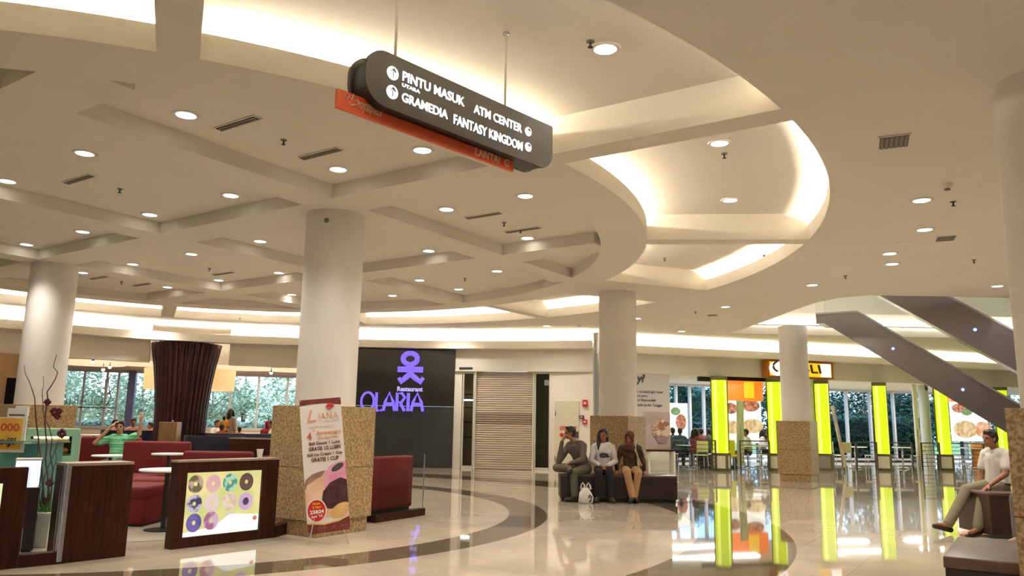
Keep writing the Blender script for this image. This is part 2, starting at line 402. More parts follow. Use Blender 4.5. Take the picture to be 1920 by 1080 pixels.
HID = [(2.5, 3.0), (-1.5, 1.5), (1.5, -1.5), (-4.5, -2), (5.5, 1), (-7, 2.5), (8.5, 6), (9, 10), (6.3, 12.5), (12, 13), (-10, 0)]  # further downlights, nearly all out of view, added to light the hall
base = None
def dl_label(x, y, z):
    row = 'coffered round ceiling' if z == 4.27 else ('glowing ring recess' if z == 4.48 else 'plain outer ceiling')
    return row
ids = []
for i, (x, y, z) in enumerate(DL):
    p = Z(x, y, z)
    if base is None: base = make_downlight(); o = base; o.location = p
    else: o = dup(base, p)
    o['group'] = {4.27: 'downlights in the coffered round ceiling', 4.48: 'downlights in the glowing ring recess', 4.09: 'downlights in the plain outer ceiling'}[z]
    ids.append((o, x, y, z))
    sp = bpy.data.objects.new('downlight_lamp', wide_d if z == 4.09 else spot_d); COL.objects.link(sp); sp.location = (p.x, p.y, p.z - .03)
for x, y in HID:
    sp = bpy.data.objects.new('downlight_lamp', wide_d); COL.objects.link(sp); sp.location = (x, y, 4.05)
    p = Vector((x, y, 4.09))
    o = dup(base, p); o['group'] = 'downlights in the plain outer ceiling'; ids.append((o, None, None, 4.09))
# ================================================================ SHOP FRONTS
def WP(px, off=0, poly=None):
    base = poly or (PL if px < 1120 else PR)
    q = hit(px, offs(base, off) if off else base)
    if q is None: q = hit(px, offs([tuple(Vector(base[0]) - (Vector(base[1]) - Vector(base[0])).normalized() * 8)] + list(base) + [tuple(Vector(base[-1]) + (Vector(base[-1]) - Vector(base[-2])).normalized() * 8)], off))
    return q
def zof(px, y, off=0, poly=None):
    p, t = WP(px, off, poly); d = ray(px, y); return CH + d.z * (p.y / d.y)
def panel(mb, x0, x1, z0, z1, off, th=.05, mi=0, poly=None):
    a, _ = WP(x0, off, poly); b, _ = WP(x1, off, poly); d = b - a; m = (a + b) / 2; n = Vector((d.y, -d.x)).normalized() * (-th / 2)
    mb.box((m.x + n.x, m.y + n.y, (z0 + z1) / 2), (d.length, th, z1 - z0), atan2(d.y, d.x), mi); return mb
def pframe(x0, x1, off, z=0, poly=None):
    "frame with origin at left end, x along the front"
    a, _ = WP(x0, off, poly); b, _ = WP(x1, off, poly); d = b - a
    return frame((a.x, a.y, z), (d.x, d.y, 0)), d.length
MT['purple'] = mat('purple_neon', (.3, .15, 1), emit=(.19, .12, 1.0), es=1.25)
MT['palepurple'] = mat('pale_purple_neon', (.6, .5, 1), emit=(.5, .4, 1), es=1.1)
MT['blackwall'] = mat('black_panel', (.010, .009, .007), .35)
MT['darkglass'] = mat('dark_tinted_panel', (.035, .04, .045), .12, spec=.6)
MT['shutter'] = mat('shutter_beige', (.52, .44, .34), .45)
MT['shutter2'] = mat('shutter_band', (.27, .22, .16), .45)
MT['frame'] = mat('cream_frame', (.72, .69, .6), .4)
MT['brown'] = nmat('brown_wall', (.26, .155, .07), (.32, .19, .09), 2, .6)
MT['door'] = mat('pale_door_paint', (.70, .67, .5), .5)
MT['redpaint'] = mat('red_paint', (.55, .02, .015), .4)
MT['text'] = mat('dark_text', (.05, .04, .04), .6)
MT['neon'] = mat('lime_acrylic', (.6, .9, .02), .3, emit=(.70, .92, .008), es=1.05)
MT['neon2'] = mat('lime_tube_glow', (.8, 1, .3), .3, emit=(.92, 1.0, .16), es=1.35)
MT['olive'] = mat('olive_metal', (.13, .12, .045), .5)
MT['basepanel'] = mat('pale_panel', (.85, .82, .66), .4)
MT['orangebox'] = mat('orange_light_panel', (1, .3, .02), emit=(1, .19, .008), es=1.15)
MT['yellowbox'] = mat('yellow_light_panel', (1, .6, .02), emit=(1, .52, .01), es=1.15)
MT['whitebox'] = mat('white_light_panel', (1, 1, .95), emit=(1, .97, .86), es=1.2)
MT['dish1'] = nmat('dish_print_red', (.30, .06, .03), (.75, .30, .16), 9, .5, 4, lo=.4, hi=.6, emit=.9)
MT['dish2'] = nmat('dish_print_gold', (.62, .36, .12), (.88, .70, .38), 6, .5, 4, lo=.4, hi=.6, emit=.9)
MT['dish3'] = nmat('dish_print_orange', (.80, .28, .10), (.92, .66, .42), 4, .5, 4, lo=.4, hi=.6, emit=.9)
MT['green'] = nmat('green_print', (.10, .28, .06), (.3, .5, .2), 8, .5, emit=.7)
MT['blueframe'] = mat('blue_grey_frame', (.10, .13, .30), .4)
MT['greyframe'] = mat('pale_grey_frame', (.55, .57, .62), .4)
# --- black restaurant wall
t = thing('restaurant_sign_wall', 'tall black restaurant wall carrying the lit purple figure emblem', 'sign', (-3.0, 23.7, 0))
mb = MB(); panel(mb, 600, 850, 1.82, 3.56, .12, .12); mb.build('black_panel', MT['blackwall'], t)
mb = MB(); panel(mb, 600, 850, .0, 1.815, .10, .10); mb.build('lower_panel', MT['darkglass'], t)
F, L = pframe(688, 850, .14); k = L / 162.0      # metres per pixel column here
def zz(y, px=770): return zof(px, y, .14)
zt, zb = zz(737), zz(771)
for ch, x0, w in [('O', 676, 24), ('L', 703, 12), ('A', 718, 21), ('R', 743, 14.5), ('I', 762, 4), ('A', 770, 22)]:
    mb = MB(); hgt = zt - zb
    # strokes
    def st(a, b, r=.026 * 1.15): mb.tube([F @ Vector(((x0 - 688 + a[0] * w) * k, -.03, zb + a[1] * hgt)), F @ Vector(((x0 - 688 + b[0] * w) * k, -.03, zb + b[1] * hgt))], r * 1.75, 8)
    def curve(pts, r=.03):
        mb.tube([F @ Vector(((x0 - 688 + a[0] * w) * k, -.03, zb + a[1] * hgt)) for a in pts], r * 1.5, 8)
    if ch == 'O': curve([(.5 + .5 * cos(q * pi / 8), .5 + .5 * sin(q * pi / 8)) for q in range(17)])
    if ch == 'L': curve([(.1, 1), (.12, .1), (.3, 0), (1, .02)])
    if ch == 'A': curve([(0, 0), (.15, .5), (.5, 1.0), (.85, .5), (1, 0)]); curve([(.18, .38), (.82, .38)])
    if ch == 'R': curve([(0, 0), (0, 1), (.6, .98), (1, .75), (.6, .48), (.1, .5)]); curve([(.4, .48), (1, 0)])
    if ch == 'I': curve([(.5, 0), (.5, 1)], .034)
    mb.build('letter', MT['purple'], t, smooth=True)
mb = MB(); text_mb(mb, 'Restaurant', .19, (742 - 688) * k, zz(733.5), -.03, depth=.03, bold=.006, width=48 * k, Mx=F); mb.build('small_lettering', MT['palepurple'], t)
# figure emblem: ring head, bar arms, bent legs
mb = MB()
def E(x, y): return F @ Vector(((x - 688) * k, -.05, zz(y)))
ring = [E(765 + 13.5 * cos(q * pi / 12), 673 - 10.5 * sin(q * pi / 12)) for q in range(25)]
mb.tube(ring, .08, 10)
mb.bar(E(742, 693), E(790, 693), .08, .17); mb.bar(E(766, 684), E(766, 706), .08, .17)
mb.tube([E(767, 700), E(757, 709), E(749, 716), E(745, 709)], [.085, .085, .085, .06], 10)
mb.tube([E(765, 700), E(776, 709), E(786, 716), E(791, 708)], [.085, .085, .085, .06], 10)
mb.build('figure_emblem', MT['purple'], t)
# --- pilaster, shutter, side windows, hydrant wall
mb = MB(); panel(mb, 850, 864.5, 0, 2.95, .02, .25); struct(mb.build('wall_back', MT['wall']))
struct(panel(MB(), 848, 1112, 2.90, 2.96, .10, .12).build('trim_6', MT['frame']))
t = thing('roller_shutter', 'closed beige roller shutter with a darker middle band beside the black wall', 'shutter', (*WP(945)[0], 0))
z1 = zof(945, 697); mb = MB(); n = 44; za, zb_ = zof(945, 777), zof(945, 796)
F, L = pframe(890, 998, -.02)
for i in range(n):
    a = i * z1 / n; b = (i + 1) * z1 / n; mi = 1 if zb_ < (a + b) / 2 < za else 0
    for (zz0, zz1, y0, y1) in ((a, a + (b - a) * .5, 0, -.022), (a + (b - a) * .5, b - .006, -.022, 0), (b - .006, b, 0, .012)):
        mb.add([F @ Vector(p) for p in ((0, y0, zz0), (L, y0, zz0), (L, y1, zz1), (0, y1, zz1))], [(0, 1, 2, 3)], mi)
mb.build('shutter_curtain', [MT['shutter'], MT['shutter2']], t)
for x in (888.5, 998): panel(MB(), x, x + 2.6, 0, 2.93, .05, .12).build('guide_rail', MT['frame'], t)
for nm, x0, x1, lab in (('side_window', 866, 888, 'narrow shop window left of the beige shutter with shelves behind'), ('side_window', 1001.5, 1031, 'narrow dark shop window right of the beige shutter')):
    t = thing(nm, lab, 'window', (*WP((x0 + x1) / 2)[0], 0))
    mb = MB(); panel(mb, x0, x0 + 2, 0, 2.9, .04, .1); panel(mb, x1 - 2, x1, 0, 2.9, .04, .1); panel(mb, x0, x1, 0, .08, .04, .1); panel(mb, x0, x1, 2.84, 2.9, .04, .1)
    mb.build('window_frame', MT['frame'], t)
    panel(MB(), x0 + 2, x1 - 2, .08, 2.84, .0, .012).build('pane', MT['glass'], t)
    panel(MB(), x0 - 14, x1 + 14, 0, 3.0, -.9, .05).build('back_panel', mat('dark_interior', (.10, .08, .045), .8) if x0 > 900 else mat('dim_interior', (.22, .17, .11), .8), t)
    if x0 < 900:
        for zz_ in (.9, 1.35, 1.8, 2.2): panel(MB(), x0 + 2, x1 - 2, zz_, zz_ + .03, -.3, .3).build('shelf', MT['wood'], t)
        panel(MB(), x0 + 3, x1 - 3, 2.02, 2.06, -.35, .04).build('shelf_light', MT['lamp'], t)
    else:
        panel(MB(), 1020, 1030, 2.5, 2.66, -.05, .01).build('white_notice', MT['paper'], t)
mb = MB(); panel(mb, 1031, 1112, 0, 2.95, .02, .25); struct(mb.build('wall_back', MT['wall']))
t = thing('hydrant_cabinet_door', 'pale yellow hydrant cabinet door with red lettering behind the seated man', 'door', (*WP(1062, .03)[0], 0))
leaf = panel(MB(), 1040, 1086, .12, 2.05, .05, .04).build('door_leaf', MT['door'], t, bevel=.01)
for x, y in ((1040.5, 775), (1040.5, 860)): panel(MB(), x, x + 1.6, zof(x, y) - .07, zof(x, y) + .07, .075, .03).build('hinge', MT['steel'], leaf)
F, L = pframe(1040, 1086, .06)
mb = MB(); text_mb(mb, 'HYDRANT', .17, .16, zof(1060, 807), -.005, depth=.006, bold=.004, width=L * .66, Mx=F); mb.build('red_lettering', MT['redpaint'], leaf)
mb = MB(); mb.M = F; mb.lathe([(.0, 0), (.05, 0), (.05, .01), (0, .01)], n=20); mb.v = [Vector(v) for v in mb.v]; mb.M = None
mb = MB(); c = F @ Vector((.22, -.01, zof(1048, 815))); mb.ellip(c, (.06, .012, .06)); mb.build('red_symbol', MT['redpaint'], leaf)
mb = MB(); text_mb(mb, '21', .14, .36, zof(1055, 819), -.005, depth=.006, width=.14, Mx=F); mb.build('small_number', MT['text'], t)
mb = MB(); p = F @ Vector((.62, -.01, zof(1066, 815))); mb.box(p, (.2, .012, .19), atan2(F[1][0], F[0][0])); mb.build('dark_notice', MT['text'], t)
for (x, y, w, h_, m1, lab) in [(1097, 756, .14, .2, 'redpaint', 'red fire alarm bell box high on the cream wall'), (1097, 791, .13, .13, 'redpaint', 'small red call point box under the alarm bell box'), (1091, 782, .12, .09, 'black', 'small black box between the two red alarm boxes')]:
    q, tt = WP(x, .06); z = zof(x, y); tg = thing('wall_box', lab, 'alarm box', (q.x, q.y, z - h_ / 2))
    rz = atan2(tt.y, tt.x); MB().rbox((q.x, q.y, z), (w, .08, h_), .012, rz).build('box_body', MT[m1], tg)
    nrm = Vector((tt.y, -tt.x)); MB().box((q.x + nrm.x * .045, q.y + nrm.y * .045, z), (w * .5, .012, h_ * .35), rz).build('face_plate', MT['paper'], tg)
q, tt = WP(871, .1); tg = tag(MB().rbox((q.x, q.y, zof(871, 691)), (.42, .09, .07), .02, atan2(tt.y, tt.x)).build('air_curtain', MT['black']), 'thin black sensor bar above the narrow window beside the black wall', 'sensor')
# --- poster wall
struct(panel(MB(), 1180, 1256.5, 0, 3.0, -.02, .2).build('wall_right', MT['wall']))
t = thing('wall_poster', 'tall pale grey wall poster with script lines and a bowl of food', 'poster', (*WP(1225, .05)[0], .6))
z_top, z_pic0, z_pic1 = zof(1225, 703), zof(1225, 842), zof(1225, 772)
panel(MB(), 1180, 1256, z_pic0, z_top, .02, .02).build('poster_sheet', mat('pale_grey_print', (.60, .57, .56), .6), t)
panel(MB(), 1205, 1256, z_pic0, z_pic1 - .0, .024, .01).build('photo_print', nmat('food_photo_back', (.42, .33, .31), (.55, .47, .45), 1.5, .6), t)
F, L = pframe(1180, 1256, .035); k = L / 76.0
def pz(y): return zof(1225, y, .03)
mb = MB()
text_mb(mb, 'y?', .34, (1195 - 1180) * k, pz(717), 0, depth=.004, bold=.012, shear=.2, Mx=F, width=17 * k)
for s_, y, w in (('t rak boed sgtt nuser', 737, 50), ('nd yatrs', 745, 20), ('of Beyondth', 753, 35), ('nuha to the Telinget', 762, 48)):
    text_mb(mb, s_, .12, (1194 - 1180) * k, pz(y), 0, depth=.004, shear=.3, Mx=F, width=w * k)
mb.build('script_lettering', MT['text'], t)
mb = MB(); c = F @ Vector(((1240 - 1180) * k, -.012, pz(823))); q = F.to_3x3()
vs = [(-.36, .30), (.36, .30), (.32, .1), (.2, -.13), (-.16, -.13), (-.30, .1)]
mb.add([c + q @ Vector((a * .8, 0, b)) for a, b in vs], [tuple(range(6))]); mb.build('printed_bowl', mat('bowl_print', (.34, .23, .26), .6), t)
mb = MB(); random.seed(3)
for i in range(120):
    a = random.uniform(-.40, .36); b = random.uniform(.1, .62 - abs(a) * .5)
    mb.ellip(c + q @ Vector((a * .75, -.004, b)), (.045, .006, .04), 6, 4)
mb.build('printed_food', nmat('food_print', (.35, .15, .10), (.75, .6, .42), 5, .6, tex='vcell'), t)
# --- lime pillars
def pillar(px, lab, dark=False):
    q, tt = WP(px + 2, .18); rz = GA + .12
    t = thing('lime_light_pillar', lab, 'light pillar', (q.x, q.y, 0), 0, None)
    w = .40
    MB().box((q.x, q.y, .25), (w + .085, w + .085, .44), rz).build('pillar_base', MT['brushed' if dark else 'basepanel'], t, bevel=.01)
    mb = MB()
    for sx, sy in ((-1, -1), (1, -1), (1, 1), (-1, 1)):
        o_ = Matrix.Rotation(rz, 3, 'Z') @ Vector((sx * (w + .05) / 2, sy * (w + .05) / 2, 0)); mb.box((q.x + o_.x, q.y + o_.y, .26), (.07, .07, .50), rz)
    mb.box((q.x, q.y, .04), (w + .1, w + .1, .08), rz); mb.box((q.x, q.y, .51), (w + .1, w + .1, .07), rz)
    mb.build('base_frame', MT['olive'], t)
    lb = MB().box((q.x, q.y, 1.69), (w, w, 2.28), rz).build('lime_box', MT['neon'], t)
    mb = MB()
    R3 = Matrix.Rotation(rz, 3, 'Z')
    for dx, dy, sx, sy in ((-.08, -w / 2 - .002, .09, .01), (w / 2 + .002, -.06, .01, .12)):
        o_ = R3 @ Vector((dx, dy, 0)); mb.box((q.x + o_.x, q.y + o_.y, 1.69), (sx, sy, 2.27), rz)
    mb.build('tube_glow', MT['neon2'], lb)  # pale strips on the faces stand in for the glow of inner tubes
    MB().box((q.x, q.y, 2.89), (w + .05, w + .05, .12), rz).build('top_cap', MT['olive'], t)
    mb = MB()
    for sx, sy in ((-1, -1), (-1, 1), (1, 1)):
        o_ = R3 @ Vector((sx * (w / 2 + .012), sy * (w / 2 + .012), 0)); mb.box((q.x + o_.x, q.y + o_.y, 1.72), (.03, .03, 2.2), rz)
    mb.build('corner_strip', MT['olive'], t)
for px, lab in ((1348, 'lime lit pillar between the glazed bay and the menu board bay'), (1452, 'lime lit pillar half hidden by the far white column, under the yellow sign'), (1541, 'lime lit pillar right of the far white column with grey metal base'), (1650, 'lime lit pillar between the two tree-filled windows'), (1765, 'lime lit pillar under the escalator beside the big menu board'), (1877, 'lime lit pillar partly hidden by the near column, rightmost')):
    pillar(px, lab, px == 1541)
# --- yellow restaurant sign
t = thing('restaurant_sign', 'lit orange and yellow restaurant sign box with dark letters behind the far column', 'sign', (*WP(1505, .3)[0], 3.0))
F, L = pframe(1442, 1568, .34); za, zb_ = zof(1505, 677, .34), zof(1505, 709, .34); k = L / 126
hh = za - zb_
def fb(x0, x1, z0, z1, y0, y1, m, nm, mi=0):
    mb = MB(); mb.M = F; mb.box(((x0 + x1) / 2, (y0 + y1) / 2, (z0 + z1) / 2), (x1 - x0, abs(y1 - y0), z1 - z0)); return mb.build(nm, m, t)
fb(0, L, zb_, za, 0, .28, mat('sign_orange_case', (.45, .14, .02), .5), 'case')
fb(.1, L - .1, zb_ + .05, za - .06, -.01, .0, MT['yellowbox'], 'face'); fb((1543 - 1442) * k, L - .12, zb_ + .06, za - .07, -.02, -.005, MT['whitebox'], 'white_field')
mb = MB(); mb.M = F
def sx_(px): return (px - 1442) * k
def sz_(y): return zb_ + (709 - y) / 32 * hh
mb.ellip((sx_(1460), -.012, sz_(693)), (.30, .006, .24), 20, 8); mb.build('cream_swirl', MT['whitebox'], t)
mb = MB(); dk = mat('sign_dark_letter', (.05, .01, .005), .5)
mb.tube([F @ Vector((sx_(1464 - 11 * cos(a)), -.03, sz_(689 - 9.5 * sin(a)))) for a in [-1.25 + 2.5 * i / 10 for i in range(11)]], .035, 6)
for a, b in (((1512, 694.5), (1520, 694.5)), ((1523.5, 683), (1525.5, 697.5)), ((1525, 697.8), (1536, 697.8)), ((1538, 683), (1541.5, 699))):
    mb.bar(F @ Vector((sx_(a[0]), -.03, sz_(a[1]))), F @ Vector((sx_(b[0]), -.03, sz_(b[1]))), .05, .06)
mb.build('dark_letters', dk, t)
# --- food court interior
BR = [tuple(p) for p in offs(PR, -5.6)]
struct((lambda m: (m.prism([(2.9, 24.2)] + [p for p in offs(PR, -.25)][1:] + BR[::-1], 3.02, 3.08), m)[1])(MB()).build('ceiling', MT['wall']))
def glazing(poly, px0, px1, step, z0, z1, names, mid, base=True):
    "glass wall: structure"
    a, _ = hit(px0, poly); b, _ = hit(px1, poly)
    n = 0; x = px0; fr = MB(); gl = MB()
    while x < px1 - .1:
        x2 = min(x + step, px1); panel(gl, x, x2, z0, z1, 0, .02, poly=poly)
        p, tt = WP(x, 0, poly); fr.box((p.x, p.y, (z0 + z1) / 2), (.09, .14, z1 - z0), atan2(tt.y, tt.x)); x = x2
    panel(fr, px0, px1, z1 - .08, z1 + .02, .03, .1, poly=poly); panel(fr, px0, px1, z0 - .05, z0 + .05, .03, .1, poly=poly)
    struct(fr.build(names + '_frame' if False else names, MT[mid])); struct(gl.build(names, mat('daylight_blue_glass', (.70, .88, 1), .02, trans=1, ior=1.1)))  # blue cast of the daylight put into the glass colour
glazing(BR, 1216, 1430, 26, .1, 3.0, 'window_2', 'greyframe'); glazing(BR, 1500, 1900, 44, .1, 3.0, 'window_3', 'greyframe')
# menu boards and light boxes
def menu(px0, px1, off, z0, z1, lab, orange=(2.55, 3.0), dishes=()):
    F, L = pframe(px0, px1, off); m = F @ Vector((L / 2, 0, 0)); t = thing('menu_board', lab, 'menu board', (m.x, m.y, z0))
    mb = MB(); mb.M = F; mb.box((L / 2, .06, (z0 + z1) / 2), (L, .1, z1 - z0)); mb.build('lit_board', MT['whitebox'], t)
    if orange:
        mb = MB(); mb.M = F; mb.box((L / 2, .0, (orange[0] + orange[1]) / 2), (L, .3, orange[1] - orange[0])); op = mb.build('orange_panel', MT['orangebox'], t)
        mb = MB(); mb.M = F; mb.box((L * .62, -.16, (orange[0] + orange[1]) / 2 + .04), (L * .26, .02, orange[1] - orange[0] - .12)); mb.build('yellow_panel', MT['yellowbox'], op)
    for fx, z, w, h_, mm in dishes:
        mb = MB(); mb.M = F; mb.ellip((L * fx, 0.0, z), (w, .012, h_), 24, 8); mb.build('dish_picture', MT[mm], t)
menu(1358, 1428, -2.6, .8, 2.6, 'lit white menu board with dish pictures under orange panels, left of the far column', (2.3, 3.0), [(.18, 2.02, .28, .2, 'dish1'), (.2, 1.35, .33, .24, 'dish2'), (.72, 2.14, .38, .22, 'dish1'), (.76, 1.40, .45, .26, 'dish2')])
menu(1786, 1852, -2.6, .95, 2.78, 'large lit menu board with salad dish pictures right of the fifth lime pillar', (2.5, 2.8), [(.2, 2.25, .35, .18, 'dish1'), (.42, 2.12, .3, .15, 'green'), (.35, 1.42, .62, .34, 'dish2'), (.85, 1.42, .45, .32, 'dish3')])
menu(1257, 1290, -4.0, .9, 2.2, 'small lit dish board behind the left glazed bay', None, [(.6, 1.5, .22, .3, 'dish1'), (.3, 1.9, .2, .15, 'green')])
# interior columns in the right bays
for px, w, h_, mm, lab in ((1735, .36, 3.02, 'greyframe', 'pale grey round pillar between window and lime pillar'), (1718, .16, 3.02, 'frame', 'thin cream post beside the pale grey pillar'), (1524, .5, 3.02, 'frame', 'peach interior pillar just right of the far column')):
    p, tt = WP(px, -1.2 if px != 1718 else -.6)
    tag(MB().lathe([(w / 2, 0), (w / 2, h_)], (p.x, p.y, 0), 24).build('interior_pillar', MT[mm], smooth=True), lab, 'pillar')
struct(panel(MB(), 1312, 1337, 2.80, 2.95, -.1, .1).build('trim_7', MT['black'])); struct(panel(MB(), 1364, 1440, 2.86, 2.98, -.1, .1).build('trim_8', MT['wood']))
# unseen area lights added to brighten the food court
def area(loc, size, watts, color, rot=(0, 0, 0), sy=None):
    l = bpy.data.lights.new('interior_fill_lamp', 'AREA'); l.energy = watts; l.color = color; l.size = size
    if sy: l.shape = 'RECTANGLE'; l.size_y = sy
    o = bpy.data.objects.new('interior_fill_lamp', l); COL.objects.link(o); o.location = loc; o.rotation_euler = rot; return o
for x, y in ((7, 27.2), (7.5, 29.5), (12, 28.7), (12.5, 31), (17, 30.2), (17.5, 32.4)): area((x, y, 2.98), 3.4, 80, (1, .96, .92), (0, 0, .28), .35)
# --- restaurant on the left : side walls, ceiling, back windows
BWL = [(-30, 16), (-22, 24), (-15.5, 28.2), (-8, 30.2), (-1.6, 30.6)]
FC, _ = WP(338, -.72); FH = [(FC.x + 1.75 * cos(2 * pi * i / 48), FC.y + 1.75 * sin(2 * pi * i / 48)) for i in range(48)]
FH = [q for q in FH if True]
struct((lambda m: (m.prism([(-30, 10)] + [p for p in offs(PL, -.3)][2:5] + [tuple(WP(268, -.3)[0])] + [q for q in sorted(FH, key=lambda q: q[0]) if q[1] > FC.y + .2] + [tuple(WP(424, -.3)[0])] + [p for p in offs(PL, -.3)][6:9] + [(-1.6, 24.2), (-1.6, 30.8), (-8, 30.4), (-15.6, 28.4), (-22, 24.2), (-30, 16.2)], 3.02, 3.08), m)[1])(MB()).build('ceiling', mat('mauve_ceiling', (.42, .33, .29), .8)))
struct(MB().box((-1.6, 27.3, 1.5), (.2, 6.8, 3.1)).build('wall_back', MT['wall']))
struct((lambda m: (band(m, BWL, 0, -.15, 0, .92), m)[1])(MB()).build('wall_back', MT['wall']))
fr = MB(); gl = MB()
band(gl, BWL, -.02, -.04, .92, 3.0); band(fr, BWL, .05, -.1, .90, 1.0); band(fr, BWL, .05, -.1, 2.94, 3.04)
for px in (150, 193, 215, 292, 330, 372, 428, 480, 535, 590): 
    p, tt = WP(px, 0, BWL); fr.box((p.x, p.y, 1.95), (.07, .1, 2.1), atan2(tt.y, tt.x))
struct(fr.build('window_1', MT['greyframe'])); struct(gl.build('window_1', MT['glass']))
p, tt = WP(241, .1, BWL); tag(MB().box((p.x, p.y, 1.5), (.24, .3, 3.0), atan2(tt.y, tt.x)).build('window_post', MT['blueframe']), 'thick blue post in the restaurant window', 'post')
struct(panel(MB(), -300, 47, 0, 2.94, 0, .2, poly=PL).build('wall_left', MT['brown']))
# returns beside the flared column and warm ceiling discs
mb = MB()
for i in range(48):
    a, b = FH[i], FH[(i + 1) % 48]
    if min(a[1], b[1]) > FC.y + .1: mb.quad((a[0], a[1], 3.0), (b[0], b[1], 3.0), (b[0], b[1], 4.1), (a[0], a[1], 4.1))
struct(mb.build('wall_back', MT['wall']))
p = FC
t = thing('flared_ribbed_column', 'dark brown ribbed column flaring wide at the top inside the restaurant', 'column', (p.x, p.y, 0))
mb = MB(); n = 34 * 4; prof = [(.69, 0), (.69, .8), (.71, 1.6), (.77, 2.3), (.85, 2.9), (.93, 3.35), (.97, 3.56)]
vs = []
for r, z in prof:
    for i in range(n):
        rr = r * (1 + (.045 if i % 4 in (0, 1) else -.03)); a = 2 * pi * i / n; vs.append((p.x + rr * cos(a), p.y + rr * sin(a), z))
mb.add(vs, [(j * n + i, j * n + (i + 1) % n, (j + 1) * n + (i + 1) % n, (j + 1) * n + i) for j in range(len(prof) - 1) for i in range(n)] + [tuple(range((len(prof) - 1) * n, len(prof) * n))])
mb.build('ribbed_shell', nmat('dark_ribs', (.022, .006, .006), (.04, .011, .010), 3, .35), t)
MB().lathe([(.84, 0), (.84, .1), (.80, .12)], (p.x, p.y, 0), 40).build('foot_ring', MT['black'], t, smooth=True)
MT['shade'] = mat('warm_lampshade', (.9, .6, .35), .7, emit=(1, .50, .20), es=1.0)
MT['glowdisc'] = mat('warm_ceiling_glow', (.9, .7, .5), emit=(1, .70, .42), es=1.0)
for px, off, r, lab in ((350, -4.3, 1.45, 'huge orange drum lampshade behind the flared ribbed column'),):
    q, _ = WP(px, off); t = thing('drum_lampshade', lab, 'lamp', (q.x, q.y, 2.4))
    MB().lathe([(r, 2.30), (r * 1.02, 2.99)], (q.x, q.y, 0), 48, cap=False).build('shade', MT['shade'], t, smooth=True)
    MB().lathe([(r * .98, 2.33), (r * .97, 2.34)], (q.x, q.y, 0), 48).build('diffuser', MT['glowdisc'], t)
for i, (px, off, rx) in enumerate(((150, -2.5, .9), (250, -2.2, 1.5), (160, -4.0, 1.0), (440, -2.6, 1.4), (545, -3, 1.2), (610, -2.4, 1.2))):
    q, _ = WP(px, off); o = MB().lathe([(rx, 3.0), (rx, 3.018)], (q.x, q.y, 0), 40).build('ceiling_glow_disc', MT['glowdisc'])
    tag(o, 'round warm glowing recess in the restaurant ceiling', 'ceiling light', 'glowing ceiling recesses in the restaurant')
for x, y in ((-12, 25), (-8.5, 27.6), (-4, 27.5)): area((x, y, 2.97), 3.0, 110, (1, .80, .6))  # unseen warm area lights added to brighten the restaurant
q, _ = WP(346, -.5); area((q.x, q.y, 3.3), .8, 25, (1, .7, .4))
MT['bulb'] = mat('warm_bulb', (1, .8, .5), emit=(1, .78, .45), es=14)
for i, (px, y, off) in enumerate(((162, 674, -1.4), (195, 688, -2.2), (183, 693, -3.0), (502, 699, -1.8))):
    q, _ = WP(px, off); z = CH + ray(px, y).z * (q.y / ray(px, y).y); z = min(z, 2.94)
    t = thing('restaurant_spotlight', 'small glowing warm spotlight under the restaurant ceiling', 'spotlight', (q.x, q.y, z), 0, 'spotlights under the restaurant ceiling')
    MB().ellip((q.x, q.y, z), (.05, .05, .05)).build('bulb', MT['bulb'], t, smooth=True); MB().lathe([(.06, z + .02), (.03, z + .06), (.012, z + .07), (.012, 3.02)], (q.x, q.y, 0), 12).build('holder', MT['black'], t)
# mirrored window lettering
F, L = pframe(132, 212, .25, 0, BWL); k = L / 80
mb = MB(); z0 = zof(170, 761, .25, BWL)
t = thing('window_lettering', 'thin dark outline lettering seen from behind on the restaurant window', 'sign', F @ Vector((L / 2, 0, z0)))
MX = F @ Matrix.Translation((L - .1, 0, z0)) @ Matrix.Scale(-1, 4, (1, 0, 0))
text_mb(mb, 'OLARIA', .50, .28, .03, 0, depth=.01, bold=-.012, Mx=MX, width=L * .98)
mb.tube([MX @ Vector(p) for p in ((.02, 0, .95), (-.03, 0, 1.05), (.12, 0, 1.12), (.2, 0, .95), (.14, 0, .6), (.05, 0, .35), (.12, 0, .1), (.2, 0, .03))][::1], .02, 6)
mb.build('letters', MT['text'], t); mb = MB(); mb.bar(MX @ Vector((-.15, 0, -.06)), MX @ Vector((L, 0, -.06)), .03, .035); mb.build('bottom_rail', MT['text'], t)
